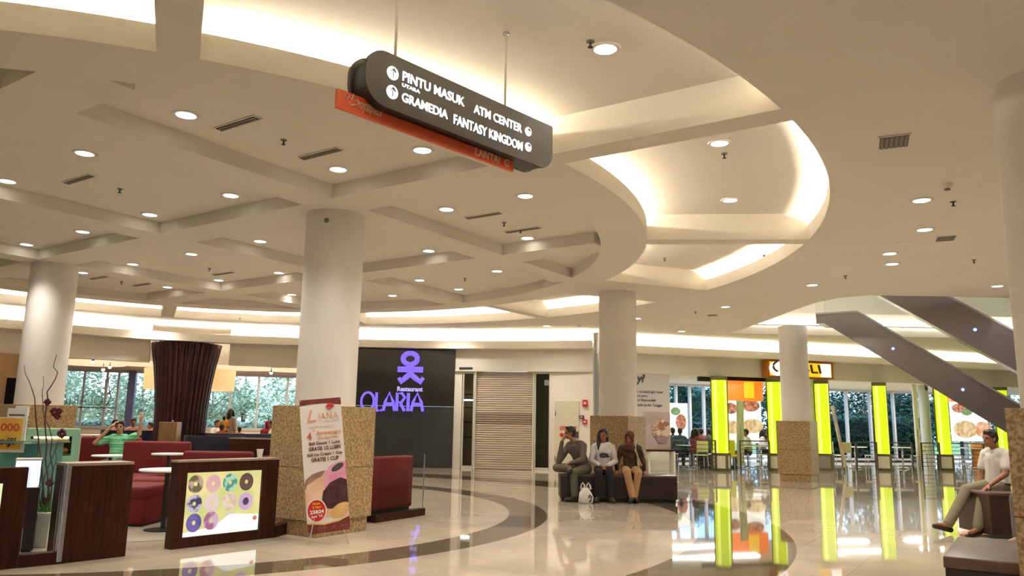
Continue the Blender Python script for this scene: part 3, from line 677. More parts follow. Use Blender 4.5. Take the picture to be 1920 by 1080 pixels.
# ================================================================ OUTSIDE
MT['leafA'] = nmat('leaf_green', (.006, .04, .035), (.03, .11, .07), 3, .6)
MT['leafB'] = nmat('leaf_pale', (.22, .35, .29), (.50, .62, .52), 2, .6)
MT['bark'] = nmat('bark', (.09, .07, .05), (.16, .12, .09), 6, .8)
MT['lawn'] = nmat('lawn', (.12, .18, .06), (.20, .26, .11), .6, .9)
struct(MB().box((0, 70, -.15), (160, 70, .1)).build('ground', MT['lawn']))
def tree_mesh(seed, h, r, leaf, n=2600):
    rnd = random.Random(seed); mb = MB(); tr = MB()
    tr.tube([(0, 0, -.1), (.05, 0, h * .3), (-.05, .05, h * .6), (0, 0, h * .85)], [.16, .13, .09, .04], 8)
    cl = [(Vector((rnd.gauss(0, r * .45), rnd.gauss(0, r * .45), h * (.28 + .62 * rnd.random()))), r * rnd.uniform(.3, .6)) for _ in range(13)]
    for c, _ in cl: tr.tube([(0, 0, min(c.z * .75, h * .6)), c], [.05, .015], 5)
    for i in range(n):
        c, rr = rnd.choice(cl); d = Vector((rnd.gauss(0, 1), rnd.gauss(0, 1), rnd.gauss(0, 1))).normalized() * rr * rnd.random() ** .4
        p = c + d; s_ = rnd.uniform(.10, .22); a = Vector((rnd.gauss(0, 1), rnd.gauss(0, 1), rnd.gauss(0, .6))).normalized(); b = a.orthogonal().normalized()
        mb.add([p - a * s_, p - b * s_ * .4, p + a * s_, p + b * s_ * .4], [(0, 1, 2, 3)])
    return mb, tr
protos = {}
def tree(kind, loc, sc, rz, lab, grp):
    if kind not in protos:
        h, r, leaf = {'A': (5.2, 2.1, 'leafA'), 'B': (4.6, 2.3, 'leafB'), 'C': (6.5, 2.6, 'leafA')}[kind]
        t = thing('tree', lab, 'tree', (0, 0, 0), 0, grp); a, b = tree_mesh(ord(kind), h, r, leaf)
        a.build('crown', MT[leaf], t); b.build('trunk', MT['bark'], t); protos[kind] = t
    else: t = dup(protos[kind])
    t.location = loc; t.rotation_euler = (0, 0, rz); t.scale = (sc,) * 3; t['label'] = lab; t['group'] = grp; return t
rnd = random.Random(5)
for i, (px, Y, k_, s_) in enumerate([(115, 39, 'B', .8), (190, 44, 'B', .9), (262, 39.5, 'B', .75), (330, 47, 'B', .95), (395, 40, 'B', .7), (455, 46, 'B', 1.0), (505, 39, 'B', .62), (570, 42, 'B', .8), (30, 42, 'B', .9)]):
    d = ray(px, 790); tree(k_, (d.x / d.y * Y, Y, -.1), s_, rnd.random() * 6, 'leafy garden tree beyond the left restaurant window', 'trees beyond the left restaurant window')
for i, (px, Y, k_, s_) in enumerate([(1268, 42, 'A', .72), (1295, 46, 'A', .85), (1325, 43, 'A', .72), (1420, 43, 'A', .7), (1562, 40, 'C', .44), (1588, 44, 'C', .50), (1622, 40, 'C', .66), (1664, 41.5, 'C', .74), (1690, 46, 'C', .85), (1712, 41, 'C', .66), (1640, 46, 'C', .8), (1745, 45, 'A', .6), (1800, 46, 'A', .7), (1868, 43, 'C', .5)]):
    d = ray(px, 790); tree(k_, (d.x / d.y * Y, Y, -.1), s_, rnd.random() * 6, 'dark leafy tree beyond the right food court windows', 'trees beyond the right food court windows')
def hedge(px, Y, L, h, lab, leaf, grp):
    d = ray(px, 790); c = Vector((d.x / d.y * Y, Y, 0)); rnd = random.Random(px); mb = MB()
    for i in range(1500):
        p = c + Vector((rnd.uniform(-L / 2, L / 2), rnd.uniform(-.5, .5), rnd.random() ** .7 * h)); s_ = rnd.uniform(.09, .2); a = Vector((rnd.gauss(0, 1), rnd.gauss(0, 1), rnd.gauss(0, .6))).normalized(); b = a.orthogonal().normalized()
        mb.add([p - a * s_, p - b * s_ * .45, p + a * s_, p + b * s_ * .45], [(0, 1, 2, 3)])
    t = thing('hedge', lab, 'hedge', c, 0, grp); mb.build('foliage', MT[leaf], t)
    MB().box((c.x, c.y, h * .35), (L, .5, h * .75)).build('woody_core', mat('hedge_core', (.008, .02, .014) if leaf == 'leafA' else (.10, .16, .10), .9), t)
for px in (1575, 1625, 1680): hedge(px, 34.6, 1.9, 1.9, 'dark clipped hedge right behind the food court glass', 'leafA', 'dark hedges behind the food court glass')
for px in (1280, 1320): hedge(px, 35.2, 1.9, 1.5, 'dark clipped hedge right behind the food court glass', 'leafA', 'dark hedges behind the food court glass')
for px in (160, 250, 400, 490): hedge(px, 34.5, 2.4, 1.15, 'pale green hedge outside the restaurant window', 'leafB', 'pale hedges outside the restaurant window')
# ================================================================ PEOPLE
MT['skin'] = nmat('skin', (.26, .115, .06), (.30, .14, .075), 5, .55)
MT['skinlight'] = nmat('skin_light', (.42, .22, .13), (.46, .25, .15), 5, .55)
MT['hair'] = nmat('black_hair', (.008, .006, .005), (.02, .015, .012), 40, .5)
MT['eye'] = mat('eye_dark', (.02, .015, .012), .3); MT['lips'] = mat('lips', (.25, .07, .05), .5)
def cap(mb, a, b, ra, rb, n=12):
    a = Vector(a); b = Vector(b); mb.tube([a, (a * 2 + b) / 3, (a + b * 2) / 3, b], [ra, ra * .67 + rb * .33, ra * .33 + rb * .67, rb], n)
    mb.ellip(a, (ra, ra, ra), n, 8); mb.ellip(b, (rb, rb, rb), n, 8)
def blob(mb, name, m, parent, vox, smooth=2):
    o = mb.build(name, m, parent)
    r = o.modifiers.new('skin', 'REMESH'); r.mode = 'VOXEL'; r.voxel_size = vox; r.use_smooth_shade = True
    if smooth: q = o.modifiers.new('soft', 'SMOOTH'); q.iterations = smooth; q.factor = .5
    dg = bpy.context.evaluated_depsgraph_get(); dg.update()
    me = bpy.data.meshes.new_from_object(o.evaluated_get(dg)); o.modifiers.clear(); old = o.data; o.data = me; bpy.data.meshes.remove(old)
    for p in me.polygons: p.use_smooth = True
    return o
def sit(h=.46, lean=(0, 0), back=0):
    "joints of a seated figure facing -y, seat top at height h, hips at origin"
    J = {}
    J['pel'] = Vector((0, 0, h + .09)); J['wai'] = Vector((lean[0] * .3, lean[1] * .3, h + .26)); J['che'] = Vector((lean[0] * .8, lean[1] * .8, h + .44))
    J['nek'] = Vector((lean[0], lean[1] - .01, h + .575)); J['hed'] = Vector((lean[0], lean[1] - .035, h + .73))
    for s_, k in ((-1, 'R'), (1, 'L')):      # R = the figure's right = viewer's left
        J['sh' + k] = J['che'] + Vector((s_ * .165, 0, .065)); J['el' + k] = J['sh' + k] + Vector((s_ * .05, -.02, -.27)); J['wr' + k] = J['el' + k] + Vector((-s_ * .12, -.20, -.03))
        J['hp' + k] = J['pel'] + Vector((s_ * .085, 0, -.01)); J['kn' + k] = Vector((s_ * .11, -.42, h + .05)); J['an' + k] = Vector((s_ * .11, -.44, .09)); J['to' + k] = J['an' + k] + Vector((s_ * .02, -.15, -.05))
    J['face'] = Vector((0, -1, 0)); return J
def stand():
    J = sit(.82)
    for s_, k in ((-1, 'R'), (1, 'L')):
        J['kn' + k] = Vector((s_ * .09, -.01, .48)); J['an' + k] = Vector((s_ * .1, 0.02, .09)); J['to' + k] = J['an' + k] + Vector((s_ * .02, -.15, -.05)); J['el' + k] = J['sh' + k] + Vector((s_ * .05, .01, -.29)); J['wr' + k] = J['el' + k] + Vector((0, -.06, -.23))
    return J
def person(label, loc, rz, J, top=(.3, .3, .3), legs=(.1, .1, .1), shoe=(.02, .02, .02), skin='skin', hair='short', sleeve='long', vox=.008, fine=True, sc=1.0, haircol='hair', pants=True, girth=1.0, group=None, name='person', topm=None, hijab=None):
    t = thing(name, label, 'person', loc, rz, group); t.scale = (sc,) * 3
    LM = Matrix.Translation(Vector(loc)) @ Matrix.Rotation(rz, 4, 'Z') @ Matrix.Scale(sc, 4)
    def new():
        m = MB(); m.M = LM; return m
    f = J['face'].normalized(); up = Vector((0, 0, 1)); sd = up.cross(f).normalized()      # sd points to the figure's ... side
    R = Matrix((sd, f, up)).transposed(); hd = J['hed']
    def hp(x, y, z): return hd + R @ Vector((x, y, z))
    b = new()
    # torso, limbs, head as one skin
    b.ellip(J['pel'], (.165 * girth, .115 * girth, .12), 16, 10); cap(b, J['pel'], J['wai'], .12 * girth, .115 * girth); cap(b, J['wai'], J['che'], .115 * girth, .125 * girth)
    cap(b, J['shL'] * .75 + J['shR'] * .25, J['shR'] * .75 + J['shL'] * .25, .085, .085); cap(b, J['che'], J['nek'], .08, .055); cap(b, J['nek'], hp(0, -.01, -.06), .052, .05)
    for k in 'LR':
        cap(b, J['sh' + k], J['el' + k], .052, .042); cap(b, J['el' + k], J['wr' + k], .041, .027)
        cap(b, J['hp' + k], J['kn' + k], .085, .058); cap(b, J['kn' + k], J['an' + k], .056, .038); cap(b, J['an' + k], J['to' + k], .036, .028)
        d = J.get('hd' + k); d = (d if d is not None else (J['wr' + k] - J['el' + k])).normalized(); w = J['wr' + k]
        pn = J.get('pn' + k); pn = (pn if pn is not None else Vector((0, 0, -1))); pn = (pn - d * pn.dot(d)); pn = pn.normalized() if pn.length > .05 else d.orthogonal().normalized()
        ac = d.cross(pn).normalized(); c = w + d * .055
        Rm = Matrix((ac, d, pn)).transposed()
        b.ellip(c, (.040, .052, .018), 12, 8, R=Rm); cap(b, w, c, .026, .022)
        if fine:
            for i, (o_, L_) in enumerate(((-.030, .062), (-.010, .073), (.011, .068), (.030, .052))):
                r0 = c + ac * o_ + d * .035; m1 = r0 + d * L_ * .5 + pn * .008; m2 = m1 + d * L_ * .38 + pn * .028; cap(b, r0, m1, .0095, .009, 8); cap(b, m1, m2, .009, .0078, 8)
            sg = 1 if k == 'L' else -1; r0 = w + d * .025 + ac * sg * .028; m1 = r0 + ac * sg * .028 + d * .028 + pn * .008; m2 = m1 + d * .03 + pn * .012; cap(b, r0, m1, .012, .0105, 8); cap(b, m1, m2, .0105, .009, 8)
        else: cap(b, c, c + d * .07 + pn * .02, .028, .016, 8)
    b.ellip(hp(0, -.005, .025), (.074, .093, .088), 18, 12, R=R); b.ellip(hp(0, .022, -.04), (.056, .062, .072), 16, 10, R=R)
    b.ellip(hp(0, .062, -.082), (.026, .022, .022), 10, 8, R=R)
    b.tube([hp(0, .085, .018), hp(0, .104, -.018), hp(0, .098, -.03)], [.009, .014, .013], 8); b.ellip(hp(0, .086, -.055), (.024, .012, .009), 10, 6, R=R)
    for s_ in (-1, 1): b.ellip(hp(s_ * .076, -.004, -.01), (.012, .022, .032), 10, 8, R=R); b.ellip(hp(s_ * .031, .075, .028), (.022, .014, .008), 10, 6, R=R)
    bod = blob(b, 'body', MT[skin], t, vox * sc)
    if fine:
        for s_ in (-1, 1):
            e = new(); e.ellip(hp(s_ * .030, .083, .006), (.012, .006, .006), 10, 6, R=R); e.build('eye', MT['eye'], t, smooth='all')
            e = new(); e.tube([hp(s_ * .016, .092, .026), hp(s_ * .034, .088, .031), hp(s_ * .05, .074, .026)], [.004, .005, .003], 6); e.build('eyebrow', MT['hair'], t, smooth='all')
        e = new(); e.ellip(hp(0, .096, -.055), (.021, .006, .007), 10, 6, R=R); e.build('lips', MT['lips'], t, smooth='all')
    # hair
    h = new()
    if hijab is None:
        h.ellip(hp(0, -.018, .048), (.086, .098, .084), 18, 12, R=R); h.ellip(hp(0, -.052, .0), (.080, .068, .085), 14, 10, R=R)
        for s_ in (-1, 1): h.ellip(hp(s_ * .070, .012, .035), (.018, .03, .035), 10, 8, R=R)
        if hair == 'short': h.ellip(hp(.01, .045, .098), (.060, .045, .028), 12, 8, R=R)
        if hair in ('long', 'side'):
            for s_ in ((-1, 1) if hair == 'long' else (-1,)):
                h.tube([hp(s_ * .065, .02, .07), hp(s_ * .085, .015, .0), hp(s_ * .09, .02, -.10), hp(s_ * .085, .05, -.2), hp(s_ * .07, .07, -.30)], [.03, .035, .042, .038, .012], 10)
            h.tube([hp(0, -.07, .05), hp(0, -.10, -.05), hp(0, -.10, -.18), hp(0, -.09, -.28)], [.07, .085, .085, .05], 12)
            h.ellip(hp(-.02, .055, .085), (.055, .035, .032), 12, 8, R=R)
        blob(h, 'hair', MT[haircol], t, max(vox, .009) * sc, 2)
    else:
        h.ellip(hp(0, -.02, .035), (.094, .106, .102), 18, 12, R=R); h.ellip(hp(0, -.03, -.05), (.088, .085, .09), 16, 10, R=R)
        h.tube([hp(-.05, .02, -.14), hp(0, .04, -.16), hp(.05, .02, -.14)], [.045, .05, .045], 10)
        h.tube([hp(0, .0, -.10), hp(0, .03, -.17), hp(0, .05, -.24)], [.09, .13, .10], 14)
        for s_ in (-1, 1): h.tube([hp(s_ * .03, .07, .10), hp(s_ * .068, .068, .04), hp(s_ * .068, .06, -.05), hp(s_ * .03, .062, -.105)], [.022, .022, .022, .022], 8)
        blob(h, 'headscarf', hijab, t, max(vox, .009) * sc, 2)
    # top
    tm = topm or nmat('cloth_top', tuple(c * .85 for c in top), top, 6, .8)
    s = new(); e_ = .016
    s.ellip(J['pel'] + Vector((0, 0, .03)), (.175 * girth, .128 * girth, .10), 16, 10); cap(s, J['pel'] + Vector((0, 0, .02)), J['wai'], .138 * girth, .134 * girth); cap(s, J['wai'], J['che'], .134 * girth, .142 * girth)
    cap(s, J['shL'] * .80 + J['shR'] * .20, J['shR'] * .80 + J['shL'] * .20, .098, .098); cap(s, J['che'], J['nek'] - up * .03, .095, .068)
    s.ellip(J['che'] + Vector((0, 0, -.02)), (.17, .13, .13), 14, 10)
    for k in 'LR':
        if sleeve == 'long': cap(s, J['sh' + k], J['el' + k], .068, .056); cap(s, J['el' + k], J['wr' + k] + (J['el' + k] - J['wr' + k]).normalized() * .02, .055, .038)
        elif sleeve == 'short': m_ = J['sh' + k] * .35 + J['el' + k] * .65; cap(s, J['sh' + k], m_, .072, .068)
    blob(s, 'shirt' if sleeve == 'short' else 'long_sleeved_top', tm, t, max(vox, .009) * sc, 3)
    if pants:
        p = new(); p.ellip(J['pel'] - Vector((0, 0, .02)), (.178 * girth, .128 * girth, .11), 16, 10)
        for k in 'LR': cap(p, J['hp' + k], J['kn' + k], .102, .078); a = J['an' + k] + (J['kn' + k] - J['an' + k]).normalized() * .04; cap(p, J['kn' + k], a, .076, .066)
        blob(p, 'trousers', nmat('cloth_legs', tuple(c * .85 for c in legs), legs, 5, .85), t, max(vox, .01) * sc, 3)
    if shoe:
        for k in 'LR':
            q = new(); d = (J['to' + k] - J['an' + k]); d.z = 0; d = d.normalized(); pt = J['an' + k] + Vector((0, 0, -.045))
            cap(q, pt - d * .04 + Vector((0, 0, .008)), pt + d * .15 + Vector((0, 0, .0)), .054, .046, 10); cap(q, pt - d * .03 + Vector((0, 0, .03)), pt + d * .03 + Vector((0, 0, .02)), .056, .052)
            blob(q, 'shoe', mat('shoe_leather', shoe, .5), t, max(vox, .009) * sc, 1)
    return t, LM
def child(LM, name, mb_fn, m, t, **k):
    q = MB(); q.M = LM; mb_fn(q); return q.build(name, m, t, **k)
PB = 14.62      # distance of the hips of the people on the middle bench
SH = .48
def bx(px, Y): d = ray(px, 870); return d.x / d.y * Y
# man at the left end, turned to the left, ankle on knee, hand at his chin
J = sit(SH, (-.06, -.17))
J['face'] = Vector((-.62, -.78, .0)); J['hed'] += Vector((-.05, -.05, 0))
J['knR'] = Vector((-.30, -.40, SH + .10)); J['anR'] = Vector((.05, -.44, SH + .10)); J['toR'] = J['anR'] + Vector((.07, -.13, -.03))
J['knL'] = Vector((.10, -.40, SH + .03)); J['anL'] = Vector((.12, -.40, .09)); J['toL'] = J['anL'] + Vector((-.1, -.12, -.05))
J['elR'] = J['knR'] + Vector((.02, .03, .10)); J['wrR'] = J['hed'] + Vector((-.10, -.10, -.15)); J['hdR'] = Vector((.4, .1, .8)); J['pnR'] = Vector((.6, .6, 0))
J['elL'] = J['shL'] + Vector((.06, -.10, -.24)); J['wrL'] = Vector((-.02, -.36, SH + .19)); J['pnL'] = Vector((0, 0, -1))
person('man in grey-brown shirt turned left with chin on hand and ankle on knee', (bx(1093, PB), PB, 0), -.75, J, (.115, .088, .075), (.105, .095, .06), (.012, .010, .010), hair='short')
# woman in white
SH0 = SH; SH = SH0 / .96
J = sit(SH, (0, -.04)); J['face'] = Vector((-.25, -.97, -.05))
for s_, k in ((-1, 'R'), (1, 'L')):
    J['wr' + k] = Vector((s_ * .07, -.27, SH + .17)); J['el' + k] = J['sh' + k] + Vector((s_ * .075, -.03, -.26)); J['hd' + k] = Vector((-s_ * .75, -.55, -.3)); J['pn' + k] = Vector((0, -.2, -1))
    J['kn' + k] = Vector((s_ * .10, -.43, SH + .05)); J['an' + k] = Vector((s_ * .13, -.40, .09)); J['to' + k] = J['an' + k] + Vector((s_ * .03, -.15, -.05))
t, LM = person('woman in white long sleeved top with dark print, hands clasped in her lap', (bx(1131, PB), PB, 0), -.08, J, (.74, .73, .74), (.012, .012, .016), (.03, .025, .025), hair='side', vox=.008, sc=.96)
def prt(q):
    for x, z, rx, rz_ in ((0, .335, .075, .03), (-.045, .36, .035, .035), (.05, .365, .04, .03), (.085, .33, .03, .022), (.0, .385, .03, .025)):
        q.ellip((x, -.135 - .02, SH + z), (rx, .018, rz_), 12, 6)
child(LM, 'chest_print', prt, mat('dark_print', (.06, .06, .055), .8), t, smooth='all')
# person in a red-brown headscarf
SH = SH0 / .93
J = sit(SH, (0, -.10)); J['face'] = Vector((-.35, -.92, -.22)); J['hed'] += Vector((-.02, -.03, -.02))
for s_, k in ((-1, 'R'), (1, 'L')):
    J['sh' + k] += Vector((0, 0, .0)); J['el' + k] = J['sh' + k] + Vector((s_ * .09, .0, -.25)); J['wr' + k] = Vector((s_ * .27, -.09, SH + .06)); J['hd' + k] = Vector((s_ * .2, -.9, -.25)); J['pn' + k] = Vector((0, 0, -1))
J['knR'] = Vector((-.10, -.43, SH + .06)); J['knL'] = Vector((.12, -.43, SH + .06)); J['anR'] = Vector((.0, -.42, .10)); J['anL'] = Vector((.04, -.34, .09)); J['toR'] = J['anR'] + Vector((-.06, -.15, -.05)); J['toL'] = J['anL'] + Vector((.05, -.15, -.05))
t, LM = person('person in maroon headscarf, dark brown jacket and tan trousers leaning on the bench', (bx(1181, PB), PB, 0), -.05, J, (.055, .032, .020), (.50, .30, .145), (.008, .008, .010), hair='none', hijab=nmat('maroon_scarf', (.07, .018, .016), (.11, .03, .026), 14, .8), topm=nmat('brown_pattern_jacket', (.022, .012, .008), (.085, .05, .03), 16, .85, lo=.45, hi=.6), girth=1.06, sc=.93)
tb = thing('shoulder_bag', 'cream shoulder bag on a strap worn by the person in the maroon headscarf', 'bag', LM @ Vector((.27, .08, SH + .02)))
q = MB(); q.M = LM; q.rbox((.29, .10, SH + .17), (.16, .20, .32), .05); q.build('bag_body', nmat('cream_cloth', (.42, .38, .24), (.5, .45, .3), 8, .8), tb, smooth=True)
q = MB(); q.M = LM; q.tube([(.13, -.02, SH + .66), (.10, -.13, SH + .60), (.09, -.20, SH + .48), (.14, -.21, SH + .33), (.20, -.17, SH + .20), (.26, -.02, SH + .16)], .017, 8); q.tube([(.13, -.02, SH + .66), (.17, .10, SH + .58), (.24, .14, SH + .40), (.28, .12, SH + .3)], .014, 8); q.build('strap', mat('cream_strap', (.58, .52, .36), .7), tb, smooth=True)
SH = SH0
# man at the right on the far part of the near column's bench
YR_ = 10.9; J = sit(.56, (.02, .02)); J['face'] = Vector((0, -1, -.12)); J['hed'] += Vector((0, -.06, -.01))
J['knR'] = Vector((-.10, -.42, .58)); J['anR'] = Vector((-.12, -.78, .11)); J['toR'] = J['anR'] + Vector((0, -.15, .02))
J['knL'] = Vector((.12, -.38, .52)); J['anL'] = Vector((.12, -.52, .09)); J['toL'] = J['anL'] + Vector((0.02, -.15, -.04))
J['elR'] = J['shR'] + Vector((-.05, -.06, -.27)); J['wrR'] = Vector((-.16, -.10, .64)); J['hdR'] = Vector((0, -.7, -.6)); J['pnR'] = Vector((0, 0, -1))
J['elL'] = J['shL'] + Vector((.05, -.10, -.25)); J['wrL'] = Vector((.16, -.30, .66)); J['pnL'] = Vector((0, 0, -1))
d = ray(1868, 900); t, LM = person('man in white short sleeved shirt and khaki trousers stretching his leg on the right', (d.x / d.y * YR_, YR_, 0), radians(-74), J, (.62, .60, .55), (.22, .19, .12), None, hair='short', sleeve='short', vox=.007)
for nm, k in (('sandal', 'R'), ('sandal', 'L')):
    q = MB(); q.M = LM; a = J['an' + k]; b_ = J['to' + k]; dd = (b_ - a).normalized(); lo = Vector((0, 0, -.045))
    cap(q, a - dd * .05 + lo, b_ + dd * .06 + lo * .6, .040, .034, 10); blob(q, nm, mat('dark_sandal', (.025, .015, .012), .5), t, .009, 1)
q = MB(); q.M = LM; q.tube([(.0 + .172 * cos(a), .0 + .13 * sin(a), .67) for a in [2 * pi * i / 24 for i in range(25)]], .016, 6); q.build('belt', MT['black'], t, smooth='all')
J = sit(.50, (0, -.08)); J['anR'] = Vector((-.10, -.46, .07)); J['anL'] = Vector((.10, -.40, .07))
d = ray(1952, 900); person('person in pink top mostly hidden behind the near column', (d.x / d.y * 10.1, 10.1, 0), radians(-60), J, (.55, .20, .17), (.13, .11, .10), None, skin='skinlight', hair='long', vox=.011, fine=False, sleeve='short')
# --- cafe guest in green
def pz_(px, Y, z=0): d = ray(px, 800); return (d.x / d.y * Y, Y, z)
J = sit(.45, (0, .06)); J['face'] = Vector((.15, -1, -.1))
for s_, k in ((-1, 'R'), (1, 'L')):
    J['el' + k] = J['sh' + k] + Vector((s_ * .22, -.10, -.08 if k == 'R' else .02)); J['wr' + k] = J['hed'] + Vector((s_ * .12, -.10, .0 if k == 'R' else .08)); J['hd' + k] = Vector((-s_ * .5, .1, .6)); J['pn' + k] = Vector((-s_, .4, 0))
J['elL'] = J['shL'] + Vector((.20, -.05, .10)); J['wrL'] = J['elL'] + Vector((.02, -.02, .24)); J['hdL'] = Vector((.1, 0, 1))
person('person in green striped shirt with raised arms on the red cafe sofa', pz_(224, 14.6), .1, J, topm=nmat('green_striped_shirt', (.05, .42, .16), (.28, .62, .38), 5, .8, stretch=(.2, .2, 6), lo=.45, hi=.55), legs=(.05, .05, .06), skin='skinlight', hair='short', sleeve='short', vox=.009)
# --- background guests
def far(label, px, Y, rz, kind='sit', top=(.5, .5, .5), hair='short', hij=None, sc=1.0, group=None, dz=0, sleeve='short', legs=(.05, .05, .07), skin='skin'):
    J = sit(.45, (0, -.05)) if kind == 'sit' else stand()
    if kind == 'sit':
        for s_, k in ((-1, 'R'), (1, 'L')): J['wr' + k] = Vector((s_ * .1, -.33, .74)); J['el' + k] = J['sh' + k] + Vector((s_ * .07, -.10, -.22))
    return person(label, pz_(px, Y, dz), rz, J, top, legs, (.03, .03, .03), skin, hair, sleeve, .018, False, sc, hijab=hij, group=group)
far('man in white shirt seated at the window table left of the standing woman', 404, 26.5, radians(60), top=(.75, .72, .72))
t, LM = far('woman with long dark hair standing with a child in the window restaurant', 430, 25.6, radians(170), 'stand', (.55, .48, .42), 'long', sleeve='long', legs=(.55, .48, .42))
far('small child in yellow held up beside the standing woman', 419, 25.3, radians(200), 'sit', (.75, .36, .03), dz=.62, sc=.62)
far('child in orange shirt seated by the standing woman', 450, 25.2, radians(-150), 'sit', (.75, .28, .03), sc=.75, dz=.12)
far('person with dark hair and red top seated left of the standing woman', 414, 24.9, radians(160), 'sit', (.45, .10, .05), sc=.9)
far('person in dark red headscarf seated at the restaurant window', 500, 26.5, radians(170), top=(.25, .015, .025), hij=mat('dark_red_scarf', (.22, .012, .025), .8), sleeve='long')
far('man in white shirt leaning toward the person in the dark red headscarf', 514, 26.4, radians(-70), top=(.75, .74, .74))
far('person with dark hair behind the person in green', 249, 24.6, radians(30), top=(.5, .26, .2), sleeve='long')
far('small guest in red and white at the window beside the flared column', 286, 27.0, radians(-60), top=(.5, .2, .2), sc=.9)
far('guest in pale pink leaning by the left restaurant window', 211, 27.5, radians(90), top=(.55, .30, .24), sleeve='long', sc=.95)
for i, (px, dy, rz, top, hr, lab) in enumerate([(1275, -1.6, 170, (.03, .10, .12), 'short', 'guest in dark teal shirt in the left food court bay'), (1300, -1.0, 120, (.20, .03, .04), 'long', 'guest in dark red in the left food court bay'), (1316, -2.0, 200, (.25, .05, .06), 'short', 'guest in maroon behind the cream chair in the left food court bay'), (1330, -2.6, 180, (.06, .08, .05), 'short', 'guest in dark green at the edge of the first lime pillar'),
       (1402, -1.0, -100, (.60, .58, .52), 'short', 'dark haired guest in pale shirt seated sideways under the menu board'), (1428, -1.9, 60, (.72, .68, .78), 'long', 'guest in white seated right of the dark haired guest under the menu board'),
       (1262, -2.4, 180, (.05, .08, .06), 'short', 'guest in dark clothes next to the grey wall poster')]):
    q_, _ = WP(px, dy); far(lab, px, q_.y, radians(rz), 'sit', top, hr, sleeve='long')
# ================================================================ BENCHES, BAG
MT['bench'] = nmat('dark_bench_laminate', (.020, .013, .013), (.032, .02, .02), 2, .35)
MT['leather'] = nmat('brown_leather', (.10, .055, .045), (.14, .08, .065), 4, .35)
def bench(label, cx, cy, sx, sy, rz, h=.48, bodym='bench', topm='bench', topth=.04, kick=True):
    t = thing('bench', label, 'bench', (cx, cy, 0), 0); 
    if kick: MB().box((cx, cy, .03), (sx - .08, sy - .08, .06), rz).build('kickboard', MT['black'], t)
    MB().box((cx, cy, (h - topth + .06) / 2), (sx, sy, h - topth - .06), rz).build('bench_body', MT[bodym], t, bevel=.008)
    MB().rbox((cx, cy, h - topth / 2), (sx + .02, sy + .02, topth), .015, rz).build('seat_top', MT[topm], t, smooth=True)
    return t
xl, xr = bx(1047, 14.9), bx(1257, 14.9)
t = thing('bench', 'long dark bench in front of the column where three people sit', 'bench', ((xl + xr) / 2, 14.7, 0))
MB().box(((xl + xr) / 2, 14.62, .03), (xr - xl - .06, .54, .06)).build('kickboard', MT['black'], t)
MB().box(((xl + xr) / 2, 14.62, .25), (xr - xl, .6, .38)).build('bench_body', MT['bench'], t, bevel=.008)
MB().rbox(((xl + xr) / 2, 14.62, .46), (xr - xl + .02, .62, .04), .012).build('seat_top', mat('bench_top', (.09, .07, .06), .18), t, smooth=True)
cc = Vector((4.19, 5.68)); p = cc + G * -.70 + H * .42
bench('near dark bench with brown leather seat at the bottom right corner', p.x, p.y, .50, 1.30, GA, .46, 'bench', 'leather', .09)
d = ray(1858, 940); YB = 10.55
t = thing('bench', 'dark box bench the man in white shirt sits on', 'bench', (d.x / d.y * YB + .65, YB + .3, 0))
bx0 = d.x / d.y * YB - .10
MB().box((bx0 + .65, YB + .25, .29), (1.3, .75, .50)).build('bench_body', nmat('dark_brown_laminate', (.045, .025, .016), (.07, .04, .025), 2, .4), t, bevel=.01)
MB().rbox((bx0 + .65, YB + .25, .565), (1.34, .79, .05), .02).build('seat_top', MT['leather'], t, smooth=True)
# plastic bag
def zx(px, y): p = Z(px, y, 0); return p
p = Vector((bx(1098, 14.05), 14.05, 0)); t = thing('plastic_bag', 'white plastic carrier bag standing on the floor before the bench', 'bag', p)
mb = MB(); n = 20; prof = [(.11, 0), (.125, .03), (.13, .10), (.11, .18), (.07, .24), (.05, .27)]; vs = []
rnd = random.Random(2)
for r, z in prof:
    for i in range(n):
        a = 2 * pi * i / n; rr = r * (1 + .10 * sin(3 * a + z * 20) + .05 * sin(7 * a)); vs.append((p.x + rr * cos(a), p.y + rr * .6 * sin(a), z))
mb.add(vs, [(j * n + i, j * n + (i + 1) % n, (j + 1) * n + (i + 1) % n, (j + 1) * n + i) for j in range(5) for i in range(n)] + [tuple(range(n))])
mb.build('bag_body', nmat('white_plastic', (.68, .67, .66), (.78, .77, .76), 9, .4), t, smooth='all')
for s_ in (-1, 1): MB().tube([(p.x + s_ * .05 - .035, p.y, .24), (p.x + s_ * .05 - .025, p.y, .32), (p.x + s_ * .05, p.y, .355), (p.x + s_ * .05 + .025, p.y, .32), (p.x + s_ * .05 + .04, p.y, .24)], [.02, .012, .01, .012, .02], 8).build('handle', MT['paper'], t, smooth='all')
mb = MB()
mb.tube([(p.x + .04, p.y - .085, .10), (p.x + .07, p.y - .085, .15), (p.x + .10, p.y - .075, .12), (p.x + .085, p.y - .085, .06), (p.x + .06, p.y - .09, .03)], .014, 6); mb.build('printed_mark', MT['text'], t)
